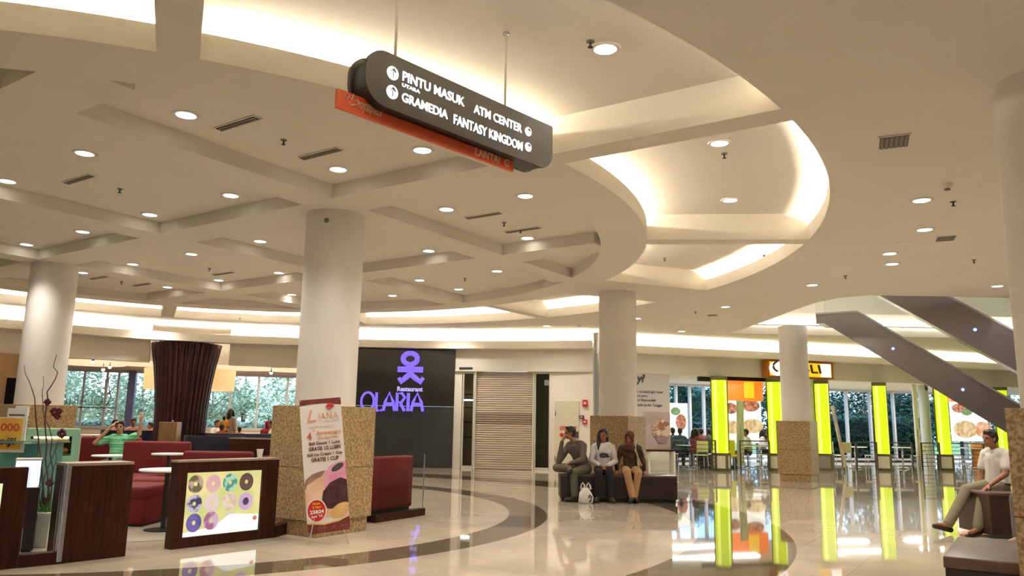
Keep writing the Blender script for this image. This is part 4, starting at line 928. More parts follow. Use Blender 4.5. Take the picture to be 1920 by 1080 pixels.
# ================================================================ HANGING DIRECTION SIGN
A = Vector((-.885, 4.74)); B = Vector((.30, 6.02)); d2 = (B - A).normalized(); Ls = (B - A).length
zt, hS = 3.80, .385; zb0 = zt - hS
SF = frame((A.x, A.y, zb0), (d2.x, d2.y, 0)); 
mid = (A + B) / 2
t = thing('hanging_direction_sign', 'black hanging direction sign with lit white lettering over a red plate', 'sign', (mid.x, mid.y, zb0))
MT['signbody'] = mat('sign_dark_grey', (.022, .019, .014), .5)
def outline(x0, x1, h, rl, rt, rb, grow=0):
    pts = []
    def arc_(cx, cz, r, a0, a1, n=10):
        for i in range(n + 1): a = radians(a0 + (a1 - a0) * i / n); pts.append((cx + r * cos(a), cz + r * sin(a)))
    arc_(x0 + rl, rl, rl, 180, 270); arc_(x1 - rb, rb, rb, 270, 360); arc_(x1 - rt, h - rt, rt, 0, 90); arc_(x0 + rl, h - rl, rl, 90, 180); return pts
def slab(pts, y0, y1, m, nm, par):
    mb = MB(); N = len(pts); vs = [SF @ Vector((x, y0, z)) for x, z in pts] + [SF @ Vector((x, y1, z)) for x, z in pts]
    mb.add(vs, [tuple(range(N)), tuple(range(N, 2 * N))[::-1]] + [(i, (i + 1) % N, (i + 1) % N + N, i + N) for i in range(N)]); return mb.build(nm, m, par)
slab(outline(-.12, Ls + .02, hS, .165, .02, .15), 0, .03, MT['signbody'], 'front_face', t)
slab(outline(-.10, Ls + .0, hS - .03, .155, .02, .14), .03, .17, MT['black'], 'core', t)
slab(outline(-.12, Ls + .02, hS, .165, .02, .15), .17, .20, MT['signbody'], 'back_face', t)
MT['signwhite'] = mat('lit_white_letter', (1, 1, 1), emit=(1, 1, 1), es=1.7)
def sgn(px, y):     # local x, z on the sign face
    q = vpl(px, y, A, B); l = SF.inverted() @ q; return l.x, l.z
def line(txt, px0, y0, px1, y1, htop, nm='lettering', m='signwhite', bold=.0012, y_=-.004):
    x0, z0 = sgn(px0, y0); x1, z1 = sgn(px1, y1); size = htop / .80
    mb = MB(); text_mb(mb, txt, size, x0, z0, y_, depth=.006, bold=bold, width=(x1 - x0), Mx=SF); return mb.build(nm, MT[m], t)
def hgt(px, ya, yb): return abs(sgn(px, ya)[1] - sgn(px, yb)[1])
line('PINTU MASUK', 753, 150, 869, 194, hgt(760, 134, 154)); line('UTARA', 753, 161.5, 786, 174, hgt(760, 153, 160), bold=.0005)
line('GRAMEDIA', 752, 189, 838, 222, hgt(760, 172, 191)); line('ATM CENTER', 888, 211, 978, 248, hgt(900, 195, 213)); line('FANTASY KINGDOM', 849, 231, 978, 279, hgt(860, 212, 232))
for cx_, cy_, r, rot in ((736, 137.5, .047, 0), (735, 173, .047, 0), (990, 247, .036, 0), (990, 276, .036, 0)):
    x, z = sgn(cx_, cy_); pts = [(x + r * cos(a), z + r * sin(a)) for a in [2 * pi * i / 28 for i in range(28)]]
    ad = slab(pts, -.006, .0, MT['signwhite'], 'arrow_disc', t); mb = MB(); s_ = r * .62; L3 = lambda a, b: SF @ Vector((x + a * s_, -.010, z + b * s_))
    mb.bar(L3(0, -1), L3(0, 1), .011, .004); mb.bar(L3(0, 1.05), L3(-.7, .25), .011, .004); mb.bar(L3(0, 1.05), L3(.7, .25), .011, .004); mb.build('arrow', MT['signbody'], ad)
MT['signred'] = mat('orange_red_plate', (.85, .14, .055), .45); MT['signcream'] = mat('cream_letter', (.95, .75, .6), .5)
# red plate runs under the body
ya = .10
pl = []
A2, B2 = (A + Vector((-d2.y, d2.x)) * ya), (B + Vector((-d2.y, d2.x)) * ya)
def sg2(px, y): q = vpl(px, y, A2, B2); l = SF.inverted() @ q; return l.x, l.z
q1, q2, q3, q4 = sg2(633, 167), sg2(629, 204), sg2(960.5, 320), sg2(961, 299)
zt_, zb_ = (q1[1] + .0), (q2[1] + q3[1]) / 2
rp = slab([(q2[0], zb_), (q3[0], zb_), (q3[0], q1[1] - .0), (q2[0], q1[1])], ya - .012, ya + .012, MT['signred'], 'red_plate', t)
x0, _ = sg2(667, 200); x1, _ = sg2(712, 220); hz = .028
mb = MB(); text_mb(mb, 'royalplaza', .105, x0, zb_ + .045, ya - .014, depth=.003, width=x1 - x0, Mx=SF); mb.build('plate_name', MT['signcream'], rp)
x0, _ = sg2(888, 290); x1, _ = sg2(951, 310)
mb = MB(); text_mb(mb, 'LANTAI  G', .085, x0, zb_ + .022, ya - .014, depth=.003, width=x1 - x0, Mx=SF, bold=.001); mb.build('level_lettering', MT['signcream'], rp)
x0, _ = sg2(643, 195); L3 = lambda a, b: SF @ Vector((x0 + a, ya - .016, zb_ + b))
mb = MB(); mb.tube([L3(0, .10), L3(.02, .075), L3(.035, .105), L3(.05, .08), L3(.065, .125), L3(.075, .08), L3(.10, .10), L3(.115, .07)], .004, 6); mb.tube([L3(.03, .06), L3(.05, .045), L3(.09, .06)], .004, 6); mb.build('crown_mark', MT['signcream'], rp)
for px, y in ((758, 108), (964, 205)):
    x, z = sgn(px, y); q = SF @ Vector((x, .10, hS)); mb = MB(); mb.tube([(q.x, q.y, q.z - .01), (q.x, q.y, 4.48)], .0095, 10); hr = mb.build('hanging_rod', MT['white'], t, smooth='all')
    MB().lathe([(.03, 4.46), (.03, 4.478)], (q.x, q.y, 0), 16).build('rod_flange', MT['steel'], hr)
# ================================================================ ESCALATORS
MT['truss'] = mat('dark_mirror_steel', (.26, .25, .27), .22, .85)
MT['esc_glass'] = mat('escalator_glass', (.9, .93, .92), .03, trans=1, ior=1.15)
MT['rubber'] = mat('handrail_rubber', (.015, .014, .014), .4)
MT['led'] = mat('blue_spot_lamp', (.2, .3, 1), emit=(.16, .25, 1), es=4)
def escalator(label, K, leds):
    "K = lower near corner of the truss where the slope starts; slopes down along G"
    g3 = Vector((G.x, G.y, 0)).normalized(); h3 = Vector((H.x, H.y, 0)).normalized(); K = Vector(K)
    t = thing('escalator', label, 'escalator', (K.x, K.y, K.z))
    sl = tan(radians(35.6)); W_ = 1.15; TH = .80
    def P(s, z, w): return K + g3 * s + h3 * w + Vector((0, 0, z - (sl * s if s > 0 else 0)))
    xs = [-1.0, 0, (K.z - .05) / sl]
    def shell(z0, z1, w0, w1, nm, m, xs=xs):
        mb = MB(); vs = []
        for s in xs: vs += [P(s, z0, w0), P(s, z0, w1), P(s, z1, w1), P(s, z1, w0)]
        fs = []
        for i in range(len(xs) - 1):
            for k in range(4): fs.append((i * 4 + k, i * 4 + (k + 1) % 4, i * 4 + 4 + (k + 1) % 4, i * 4 + 4 + k))
        fs += [(0, 3, 2, 1), tuple(len(vs) - 4 + k for k in range(4))]
        return mb.add(vs, fs).build(nm, m, t)
    hh = 0; sk = -(TH - .22) / sl
    mb = MB(); pr = [(-1.0, 0), (0, 0), (xs[2], -sl * xs[2]), (xs[2], -sl * xs[2] - .3), ((K.z - TH) / sl, -K.z), (sk, -.22), (-1.0, -.22)]
    vs = [K + g3 * s + Vector((0, 0, z)) for s, z in pr]; vs += [v + h3 * W_ for v in vs]; n = len(pr)
    mb.add(vs, [tuple(range(n)), tuple(range(n, 2 * n))[::-1]] + [(i, (i + 1) % n, (i + 1) % n + n, i + n) for i in range(n)]); mb.build('truss', MT['truss'], t)
    for w in (-.03, W_): shell(hh, hh + .05, w, w + .03, 'edge_trim', MT['brushed'])
    shell(hh + .01, hh + .03, .25, W_ - .25, 'step_band', MT['grille'])
    for w in (.04, W_ - .06): shell(hh + .05, hh + .92, w, w + .015, 'glass_balustrade', MT['esc_glass']); shell(hh + .92, hh + .98, w - .03, w + .05, 'handrail', MT['rubber'])
    for s in leds:
        if s < 0: continue
        c = P(s, -TH * .5, -.004); mb = MB(); mb.ellip(c, (.035, .035, .035), 12, 8); mb.build('blue_spotlight', MT['led'], t, smooth='all')
K1 = Z(1608, 586, 4.25)
escalator('lower escalator on the right with two blue spot lamps on its dark side', K1, (.75, 2.15))
K2 = K1 - Vector((H.x, H.y, 0)) * 2.3 + Vector((G.x, G.y, 0)) * 1.25 + Vector((0, 0, .55))
escalator('upper nearer escalator rising through the ceiling opening on the right', K2, (1.35,))
# ================================================================ CAFE KIOSK
def floorp(px, y): p = Z(px, y, 0); return Vector((p.x, p.y))
def wall_seg(mb, a, b, z0, z1, th=.06, mi=0, side=1):
    "upright slab from a to b, thickness going away from the hall"
    d = b - a; n = Vector((-d.y, d.x)).normalized() * th / 2 * side; m = (a + b) / 2 + n
    mb.box((m.x, m.y, (z0 + z1) / 2), (d.length, th, z1 - z0), atan2(d.y, d.x), mi); return mb
WA, WB, WC = floorp(0, 1069), floorp(108, 1058), floorp(235, 1043)
DA, DB = floorp(320, 1031), floorp(514, 1008)
t = thing('wooden_counter_panel', 'dark wooden counter panel left of the cafe entrance gap', 'counter', (*((WB + WC) / 2), 0))
wall_seg(MB(), WB, WC, 0, .90, .30).build('wood_panel', MT['wood'], t, bevel=.006); wall_seg(MB(), WB, WC, .90, .925, .32).build('counter_top', MT['woodtop'], t)
dWB = (WC - WB).normalized(); m = MB(); m.box((WB.x - dWB.x * .03, WB.y - dWB.y * .03 + .05, .47), (.045, .07, .90), atan2(dWB.y, dWB.x)); m.build('metal_corner_post', MT['brushed'], t)
m = MB(); q = WB + dWB * .004; m.box((q.x - .01, q.y - .01, .47), (.014, .02, .88), atan2(dWB.y, dWB.x)); m.build('pale_corner_strip', mat('pale_blue_strip', (.45, .55, .7), .2, .6), t)
# glass front
t = thing('glass_counter_front', 'low glass kiosk front with dark wood rails at the bottom left', 'counter', (*((WA + WB) / 2), 0))
dA = (WB - WA).normalized(); WP0 = WA - dA * .9; s1 = floorp(32, 1065.6)
wall_seg(MB(), WP0, s1, 0, .90, .08).build('wood_panel', MT['wood'], t, bevel=.006); wall_seg(MB(), s1, WB, 0, .11, .08).build('bottom_rail', MT['wood'], t)
wall_seg(MB(), s1 + dA * .01, WB - dA * .05, .11, .90, .012).build('glass_pane', MT['glass'], t); wall_seg(MB(), s1 + dA * .01, WB - dA * .05, .11, .125, .05).build('sill_strip', MT['steel'], t)
q0 = WA - dA * .35; wall_seg(MB(), q0, floorp(-16, 1070), .30, .76, .015, side=-1).build('lit_picture', mat('dim_lightbox', (.9, .9, .6), emit=(.85, .9, .55), es=.9), t)
# lit white box and dark cabinet behind the glass
def behind(px, Y, y=850): d = ray(px, y); return Vector((d.x / d.y * Y, Y))
p = behind(31, 8.15, 930); t = thing('dark_cabinet', 'dark cabinet behind the kiosk glass under a glowing white box', 'cabinet', (p.x, p.y, 0))
MB().box((p.x, p.y + .15, .33), (.25, .3, .62), .5).build('cabinet_body', MT['bench'], t, bevel=.004); MB().box((p.x, p.y + .15, .02), (.22, .26, .04), .5).build('foot', MT['black'], t)
t = thing('white_light_box', 'glowing white box on the dark cabinet behind the kiosk glass', 'light box', (p.x, p.y, .64))
MB().rbox((p.x, p.y + .14, .775), (.22, .2, .27), .012, .5).build('lit_shell', mat('white_glow_box', (1, 1, 1), emit=(.86, .97, 1), es=1.1), t); MB().box((p.x, p.y + .14, .92), (.23, .21, .02), .5).build('lid', MT['paper'], t)
# potted twigs
p = behind(83, 8.55, 1000); t = thing('potted_twig_arrangement', 'tapered white pot with green grass, tall curly twigs and dark red flowers', 'plant', (p.x, p.y, 0))
mb = MB(); vs = [(p.x + sx * w, p.y + sy * w, z) for w, z in ((.075, 0), (.115, .36)) for sx, sy in ((-1, -1), (1, -1), (1, 1), (-1, 1))]
mb.add(vs, [(3, 2, 1, 0), (4, 5, 6, 7)] + [(i, (i + 1) % 4, (i + 1) % 4 + 4, i + 4) for i in range(4)]); mb.build('pot', MT['paper'], t, bevel=.006)
rnd = random.Random(8); mb = MB()
for i in range(90):
    a = rnd.random() * 6.28; r = rnd.random() * .09; b = Vector((p.x + r * cos(a), p.y + r * sin(a), .36)); e = b + Vector((cos(a) * rnd.uniform(.02, .12), sin(a) * rnd.uniform(.02, .12), rnd.uniform(.08, .17))); w = Vector((-sin(a), cos(a), 0)) * .006
    mb.add([b - w, b + w, e], [(0, 1, 2)])
mb.build('grass', mat('grass_green', (.10, .26, .03), .6), t)
tw = mat('dark_twig', (.06, .032, .022), .7)
def twig(pts, r): MB().tube([Yd(px, y, p.y + dy) for px, y, dy in pts], [r * (1 - .75 * i / (len(pts) - 1)) for i in range(len(pts))], 6).build('twig', tw, t, smooth='all')
twig([(84, 975, 0), (82, 930, 0), (78, 880, .02), (74, 842, .03), (72, 822, .04), (69, 800, .03), (67, 780, 0), (66, 762, 0), (65, 745, 0), (60, 730, .0), (55, 716, 0), (48, 702, 0), (45, 685, 0)], .011)
twig([(88, 975, 0), (92, 930, 0), (89, 890, .0), (85, 860, .02), (88, 835, .03), (86, 815, .03), (84, 790, 0), (86, 770, 0), (90, 752, 0), (88, 735, 0), (97, 722, 0), (104, 710, 0), (108, 698, 0), (100, 688, 0), (103, 676, 0), (106, 664, 0)], .011)
twig([(90, 975, 0), (96, 925, 0), (99, 880, .03), (94, 850, .05), (98, 825, .06), (92, 800, .03), (82, 780, .02), (80, 750, 0), (79, 733, 0), (82, 722, 0), (81, 705, 0)], .008)
twig([(84, 975, .05), (78, 930, .05), (84, 890, .05), (95, 865, .05), (103, 846, .05), (108, 830, .05), (112, 820, .05)], .008)
twig([(86, 975, -.04), (90, 920, -.05), (100, 880, -.05), (106, 862, -.05), (104, 845, -.05), (112, 828, -.05)], .007)
twig([(80, 975, 0), (72, 920, 0), (78, 885, 0), (70, 860, 0), (72, 838, 0), (64, 818, 0)], .007)
fl = nmat('dark_red_petals', (.04, .004, .006), (.12, .012, .018), 20, .7)
for px, y, r in ((88, 754, .038), (101, 772, .048), (110, 771, .036), (107, 781, .034), (115, 813, .050), (72, 866, .045), (92, 905, .045), (84, 940, .04)):
    c = Yd(px, y, p.y); mb = MB()
    for i in range(9):
        a = i * .7 + rnd.random(); mb.ellip(c + Vector((cos(a) * r * .6, .01, sin(a) * r * .6)), (r * .55, .018, r * .38), 8, 6, R=Matrix.Rotation(a, 3, 'Y'))
    mb.build('flower', fl, t, smooth='all')
# mint display case
p0, p1 = behind(48, 10.4, 835), behind(146, 10.4, 835); t = thing('pastry_display_case', 'mint green framed pastry display case with warm light behind the twigs', 'display case', (*((p0 + p1) / 2), 0))
mint = mat('mint_paint', (.26, .50, .36), .5); w = p1.x - p0.x; zt, zb_ = CH + ray(100, 804).z * 10.4, .0
CF = frame((p0.x, p0.y, 0), (.865, .50, 0)); w = w * .90
def cbx(x0, x1, y0, y1, z0, z1, m, nm): q = MB(); q.M = CF; q.box(((x0 + x1) / 2, (y0 + y1) / 2, (z0 + z1) / 2), (x1 - x0, y1 - y0, z1 - z0)); return q.build(nm, m, t)
cbx(0, w, 0, .6, 0, .84, mint, 'cabinet_base')
m = MB(); m.M = CF
for x0, x1, z0, z1 in ((0, w, zt - .10, zt), (w - .09, w, .84, zt - .1), (0, .04, .84, zt - .1)): m.box(((x0 + x1) / 2, .3, (z0 + z1) / 2), (x1 - x0, .6, z1 - z0))
m.build('mint_frame', mint, t); cbx(.04, w - .09, .57, .6, .84, zt - .1, mat('warm_back', (.5, .28, .10), .7), 'back_panel'); cbx(.08, w - .13, .06, .10, zt - .125, zt - .105, mat('warm_tube', (1, .7, .3), emit=(1, .68, .28), es=14), 'warm_tube')
for zz_ in (.86, 1.02): cbx(.05, w - .10, .08, .5, zz_ - .006, zz_ + .006, MT['steel'], 'shelf')
bun = nmat('baked_crust', (.30, .12, .03), (.62, .34, .10), 12, .6)
for zz_ in (.866, 1.026):
    for i in range(6): o = MB().ellip(CF @ Vector((.13 + i * (w - .30) / 5, .2, zz_ + .035)), (.055, .05, .035), 14, 8).build('pastry', bun, None, smooth='all'); tag(o, 'golden baked pastry on a shelf of the mint green display case', 'pastry', 'pastries in the mint display case')
pt = thing('tabletop_price_sign', 'yellow price sign card in a white frame standing on the kiosk counter', 'sign', (*behind(20, 8.9, 815), .9))
F = frame(Vector((behind(-42, 8.9, 815).x, 8.9, 0)), (1, -.06, 0)); xw = behind(50, 8.9, 815).x - behind(-42, 8.9, 815).x; zs0, zs1 = CH + ray(20, 843).z * 8.9, CH + ray(20, 784).z * 8.9
def fbx(x0, x1, z0, z1, y0, y1, m, nm, par): mb = MB(); mb.M = F; mb.box(((x0 + x1) / 2, (y0 + y1) / 2, (z0 + z1) / 2), (x1 - x0, y1 - y0, z1 - z0)); return mb.build(nm, m, par)
fbx(0, xw, zs0 - .02, zs1 + .01, 0, .02, MT['paper'], 'white_frame', pt); fbx(.02, xw - .035, zs0 + .01, zs1, -.006, 0, nmat('amber_print', (.80, .36, .05), (.88, .62, .12), 3, .5), 'amber_card', pt)
k = xw / 92
mb = MB(); text_mb(mb, '000', .115, (2 + 42) * k, CH + ray(20, 807).z * 8.9, -.008, depth=.002, bold=.003, Mx=F, width=37 * k); mb.build('red_numbers', mat('brick_letters', (.55, .09, .04), .5), pt)
mb = MB(); text_mb(mb, 'oiji', .115, (42 - 2) * k, CH + ray(20, 832).z * 8.9, -.008, depth=.002, bold=.003, shear=.2, Mx=F, width=36 * k); mb.build('dark_word', MT['text'], pt)
t = thing('receipt_card_stack', 'white menu cards standing behind the yellow price sign', 'cards', (behind(30, 9.3).x, 9.3, 1.2))
a = Yd(14, 783, 9.3); b = Yd(53, 767, 9.3); MB().box(((a.x + b.x) / 2, 9.3, (a.z + b.z) / 2), (b.x - a.x, .02, .12)).build('white_card', MT['paper'], t); MB().box(((a.x + b.x) / 2 + .03, 9.33, (a.z + b.z) / 2 + .03), (b.x - a.x - .08, .02, .12)).build('rear_card', MT['paper'], t)
MB().box(((a.x + b.x) / 2, 9.286, (a.z + b.z) / 2 - .02), (b.x - a.x - .05, .004, .018)).build('printed_line', MT['text'], t)
cx, cy = (behind(-60, 8.9).x + behind(70, 8.9).x) / 2, 9.15
t = thing('kiosk_counter', 'glass topped kiosk counter carrying the yellow price sign', 'counter', (cx, cy, 0))
MB().box((cx, cy, 1.075), (behind(70, 8.9).x - behind(-60, 8.9).x, .75, .03)).build('glass_top', MT['glassedge'], t); MB().box((cx, cy + .1, .53), (behind(60, 8.9).x - behind(-60, 8.9).x - .05, .5, 1.04)).build('teal_body', mat('teal_counter_body', (.10, .30, .28), .3), t)  # counter body in one plain teal
MB().box((cx - .35, cy - .16, .95), (.5, .03, .16)).build('warm_lit_panel', mat('warm_panel', (1, .8, .5), emit=(1, .72, .35), es=1.2), t)
# black monitor on the brown wall
a = Yd(12, 708, 15.0); b = Yd(38, 770, 15.0); t = thing('black_display', 'tall black display leaning by the brown wall at the left edge', 'screen', (a.x + .15, 15.0, 0))
MB().rbox(((a.x + b.x) / 2, 15.0, (a.z + b.z) / 2), (.30, .06, a.z - b.z), .015).build('screen', MT['blackgloss'], t); MB().bar(((a.x + b.x) / 2, 15.05, 0), ((a.x + b.x) / 2, 15.05, b.z + .1), .05).build('pole', MT['black'], t)
# ---------------- donut light box partition
t = thing('donut_light_box', 'dark wood framed partition with a lit poster of eleven donuts', 'light box', (*((DA + DB) / 2), 0))
DF = frame((DA.x, DA.y, 0), (DB.x - DA.x, DB.y - DA.y, 0)); DL_ = (DB - DA).length; 
def dq(px, y): q = vpl(px, y, DA, DB); l = DF.inverted() @ q; return l.x, l.z
xa, za = dq(346, 885); xb, zb_ = dq(348, 1009); xc, zc = dq(493, 883); xd, zd = dq(487, 992)
X0, X1, Z0, Z1 = (xa + xb) / 2, (xc + xd) / 2, (zb_ + zd) / 2, (za + zc) / 2
def dbox(x0, x1, z0, z1, y0, y1, m, nm): mb = MB(); mb.M = DF; mb.box(((x0 + x1) / 2, (y0 + y1) / 2, (z0 + z1) / 2), (x1 - x0, y1 - y0, z1 - z0)); return mb.build(nm, m, t)
mb = MB(); mb.M = DF
for x0, x1, z0, z1 in ((0, X0, 0, .90), (X1, DL_, 0, .90), (X0, X1, 0, Z0), (X0, X1, Z1, .90)): mb.box(((x0 + x1) / 2, .07, (z0 + z1) / 2), (x1 - x0, .14, z1 - z0))
mb.build('wood_frame', MT['wood'], t); dbox(-.005, DL_, .90, .922, -.005, .15, MT['woodtop'], 'top_rail')
def lit(name, c1, c2, es, scale=6, tex='noise', lo=.42, hi=.58): return nmat(name, c1, c2, scale, .4, 3, lo=lo, hi=hi, tex=tex, emit=es)
MT['postlit'] = lit('lit_poster_print', (.60, .62, .20), (.80, .68, .30), 1.0, 3)
dbox(X0, X1, Z0, Z1, .035, .05, MT['postlit'], 'lit_poster')
w_, h_ = X1 - X0, Z1 - Z0
mb = MB(); mb.M = DF
mb.add([(X0 + .003, .033, Z0), (X1 - .003, .033, Z0), (X1 - .003, .033, Z0 + h_ * .26), (X0 + w_ * .60, .033, Z0 + h_ * .30), (X0 + w_ * .40, .033, Z0 + h_ * .12), (X0 + .003, .033, Z0 + h_ * .06)], [(0, 1, 4, 5), (1, 2, 3, 4)]); mb.build('blown_white_area', mat('tube_white', (.1, .1, .1), emit=(1, 1, .93), es=1.15), t)
DC = [((.13, .12, .05), (.62, .38, .28), 14), ((.78, .42, .42), (.85, .5, .5), 4), ((.05, .30, .22), (.45, .72, .5), 16), ((.07, .02, .025), (.12, .04, .04), 5),
      ((.03, .02, .12), (.62, .52, .62), 9), ((.85, .58, .55), (.85, .66, .62), 4), ((.80, .52, .45), (.88, .70, .55), 14), ((.62, .40, .62), (.72, .45, .68), 4),
      ((.10, .07, .32), (.16, .11, .42), 5), ((.42, .12, .25), (.72, .45, .62), 7)]
for i, (px, y) in enumerate(((370, 908), (403, 907), (434.5, 905), (465, 903.5), (367, 945), (400.5, 943), (433.5, 940.5), (463.5, 940), (366, 981), (398.5, 976.5))):
    x, z = dq(px, y); c1_, c2_, sc = DC[i]; r = .088; mb = MB(); mb.M = DF
    n = 28; vs = []
    for rr in (r * .24, r): vs += [(x + rr * cos(2 * pi * k / n), .030, z + rr * 1.12 * sin(2 * pi * k / n)) for k in range(n)]
    vs2 = [(a, .0335, c) for a, b, c in vs]; mb.add(vs + vs2, [(k, (k + 1) % n, n + (k + 1) % n, n + k) for k in range(n)] + [(2 * n + k, 2 * n + (k + 1) % n, 3 * n + (k + 1) % n, 3 * n + k) for k in range(n)] + [(n + k, n + (k + 1) % n, 3 * n + (k + 1) % n, 3 * n + k) for k in range(n)])
    if i == 7: pd = mb.build('printed_donut', lit('donut_print', c1_, c2_, .85, sc), t); q = MB(); q.M = DF; q.ellip((x, .030, z), (r * .45, .004, r * .5), 18, 6); q.build('jam_centre', lit('jam_print', (.05, .02, .08), (.10, .04, .14), .7), pd); continue
    mb.build('printed_donut', lit('donut_print', c1_, c2_, .85, sc, lo=.46, hi=.54), t)
x, z = dq(480, 971); mb = MB(); mb.M = DF; mb.ellip((x, .029, z), (.03, .004, .026), 16, 6); mb.build('swirl_logo', lit('logo_print', (.6, .03, .03), (.75, .3, .25), .8, 20), t)
x, z = dq(424, 968); mb = MB(); text_mb(mb, 'ICED', .05, x, z, .03, depth=.002, Mx=DF, width=.1); mb.build('pale_lettering', lit('pale_print', (.5, .5, .8), (.6, .6, .85), .9), t)
# low wood plinth running to the column, glass screen with red sofa behind
PL2 = [DB + (DB - DA).normalized() * .02, floorp(560, 994)]
t = tag(wall_seg(MB(), PL2[0], PL2[1], 0, .13, .12).build('wood_plinth', MT['wood'], None), 'low dark wooden plinth strip between the donut light box and the column', 'plinth')
RA, RB = floorp(704, 981), floorp(797, 966)
t = thing('glass_screen', 'clear glass screen on a dark wood plinth right of the column base', 'screen', (*((RA + RB) / 2), 0))
wall_seg(MB(), RA, RB, 0, .10, .12).build('plinth', MT['wood'], t); RD = (RB - RA).normalized()
wall_seg(MB(), RA + RD * .02, RB - RD * .05, .10, .90, .012).build('glass_pane', MT['glass'], t); wall_seg(MB(), RB - RD * .062, RB - RD * .05, .10, .90, .014).build('glass_edge', MT['glassedge'], t)
dn = Vector((-RD.y, RD.x)); a, b = RA + dn * .16 - RD * .2, RB + dn * .16 - RD * .12
t = thing('red_sofa', 'dark red sofa back right behind the clear glass screen', 'sofa', (*((a + b) / 2), 0))
mm = (a + b) / 2 + dn * .08; MB().rbox((mm.x, mm.y, .50), ((b - a).length, .16, .74), .03, atan2(RD.y, RD.x)).build('back_cushion', MT['red'], t, smooth=True)
MB().box((mm.x, mm.y, .065), ((b - a).length - .1, .12, .13), atan2(RD.y, RD.x)).build('foot_rail', MT['black'], t)
# small beige cabinet by the column
p = behind(513, 10.0); t = thing('small_beige_box', 'small cream box with a paper behind the right end of the donut light box', 'box', (p.x, p.y, 0)); MB().rbox((p.x, p.y, .30), (.12, .14, .60), .01).build('box_body', MT['frame'], t); MB().box((p.x, p.y, .605), (.13, .15, .012)).build('box_lid', MT['paper'], t)
# ---------------- X banner
BL, BR_, TL, TR = Yd(577, 1003, 8.95), Yd(657, 992, 9.10), Yd(561, 751, 9.02), Yd(640, 755, 9.17)
t = thing('standing_banner', 'tall white promotional banner stand with donuts leaning before the granite column base', 'banner', ((BL.x + BR_.x) / 2, (BL.y + BR_.y) / 2, 0))
ex = (BR_ - BL); ez = (TL - BL); BW_, BH_ = ex.length, ez.length; bxm = Matrix((ex.normalized(), ex.normalized().cross(-ez.normalized()).normalized(), ez.normalized())).transposed().to_4x4(); bxm.translation = BL
nrm = ex.cross(ez).normalized(); fr_ = nrm if nrm.y < 0 else -nrm
def BP(u, v, o_=0): return BL + ex * u + ez * v + fr_ * o_
def poly(uv, o_, m, nm): mb = MB(); mb.add([BP(u, v, o_) for u, v in uv], [tuple(range(len(uv)))]); return mb.build(nm, m, t)
mb = MB(); c8 = [BP(u, v, o_) for o_ in (0, -.008) for u, v in ((0, 0), (1, 0), (1, 1), (0, 1))]; mb.add(c8, [(0, 1, 2, 3), (7, 6, 5, 4), (0, 4, 5, 1), (1, 5, 6, 2), (2, 6, 7, 3), (3, 7, 4, 0)]); mb.build('banner_sheet', mat('cream_vinyl', (.80, .74, .70), .4), t)
mar = nmat('maroon_print', (.13, .02, .02), (.17, .035, .03), 20, .45)
poly([(0, .955), (.25, .962), (.6, .963), (1, .945), (1, 1), (0, 1)], .002, mar, 'top_band'); poly([(0, 0), (1, 0), (1, .10), (.75, .07), (.4, .055), (0, .075)], .003, mar, 'bottom_band')
poly([(0, .075), (.4, .055), (.75, .07), (1, .10), (1, .112), (.75, .08), (.4, .065), (0, .085)], .0035, mat('gold_line', (.75, .45, .15), .5), 'gold_line')
def el(cx, cy, rx, ry, o_, m, nm, n=24, rot=0, wob=0):
    uv = []
    for i in range(n):
        a = 2 * pi * i / n; r = 1 + wob * sin(a * 5 + cx * 9); x = rx * cos(a) * r; y = ry * sin(a) * r; uv.append((min(1, max(0, cx + x * cos(rot) - y * sin(rot) * 1)), cy + (x * sin(rot) + y * cos(rot)) ))
    return poly(uv, o_, m, nm)
poly([(0, .16), (.3, .10), (.7, .12), (1, .2), (1, .50), (.75, .48), (.5, .45), (.25, .41), (0, .37)], .002, nmat('peach_print', (.72, .45, .28), (.82, .62, .46), 4, .5), 'peach_icing')
poly([(.45, .33), (.6, .30), (1, .34), (1, .505), (.85, .51), (.62, .485), (.48, .43)], .003, nmat('pink_print', (.75, .28, .45), (.82, .42, .55), 7, .5), 'pink_icing')
poly([(.38, .24), (.50, .17), (.75, .16), (1, .20), (1, .37), (.85, .39), (.6, .36), (.42, .30)], .004, nmat('chocolate_print', (.035, .012, .018), (.09, .03, .04), 12, .45), 'chocolate_sprinkles')
el(.80, .15, .24, .05, .0045, nmat('bread_print', (.62, .34, .10), (.78, .52, .24), 6, .5), 'bread_edge', rot=.1)
poly([(.02, .32), (.06, .36), (.22, .39), (.42, .42), (.50, .455), (.40, .45), (.20, .435), (.04, .40), (.0, .37), (.0, .33)], .005, nmat('dark_glaze', (.10, .04, .04), (.35, .22, .18), 6, .4), 'chocolate_eclair')
el(.80, .468, .15, .025, .005, mat('berry_print', (.07, .06, .06), .45), 'dark_berry', rot=.12)
el(.24, .165, .235, .087, .006, MT['paper'], 'badge_rim'); bdg = el(.24, .165, .21, .078, .007, mat('badge_red', (.55, .02, .02), .4), 'red_badge')
def btext(s, u, v, size, wid, m, nm, bold=.002, o_=.0045, shear=0):
    Mx = Matrix((ex.normalized(), -fr_, ez.normalized())).transposed().to_4x4(); Mx.translation = BP(u, v, o_)
    mb = MB(); text_mb(mb, s, size, 0, 0, 0, depth=.002, bold=bold, width=wid * BW_, shear=shear, Mx=Mx); return mb.build(nm, m, t)
brn = mat('brown_ink', (.13, .05, .04), .5); org = mat('orange_ink', (.70, .26, .06), .5); slm = mat('salmon_ink', (.75, .38, .25), .5)
btext('L', .12, .83, .19, .22, slm, 'brand_initial', .001, shear=.25); btext('IANA', .42, .84, .115, .48, slm, 'brand_name', -.0005)
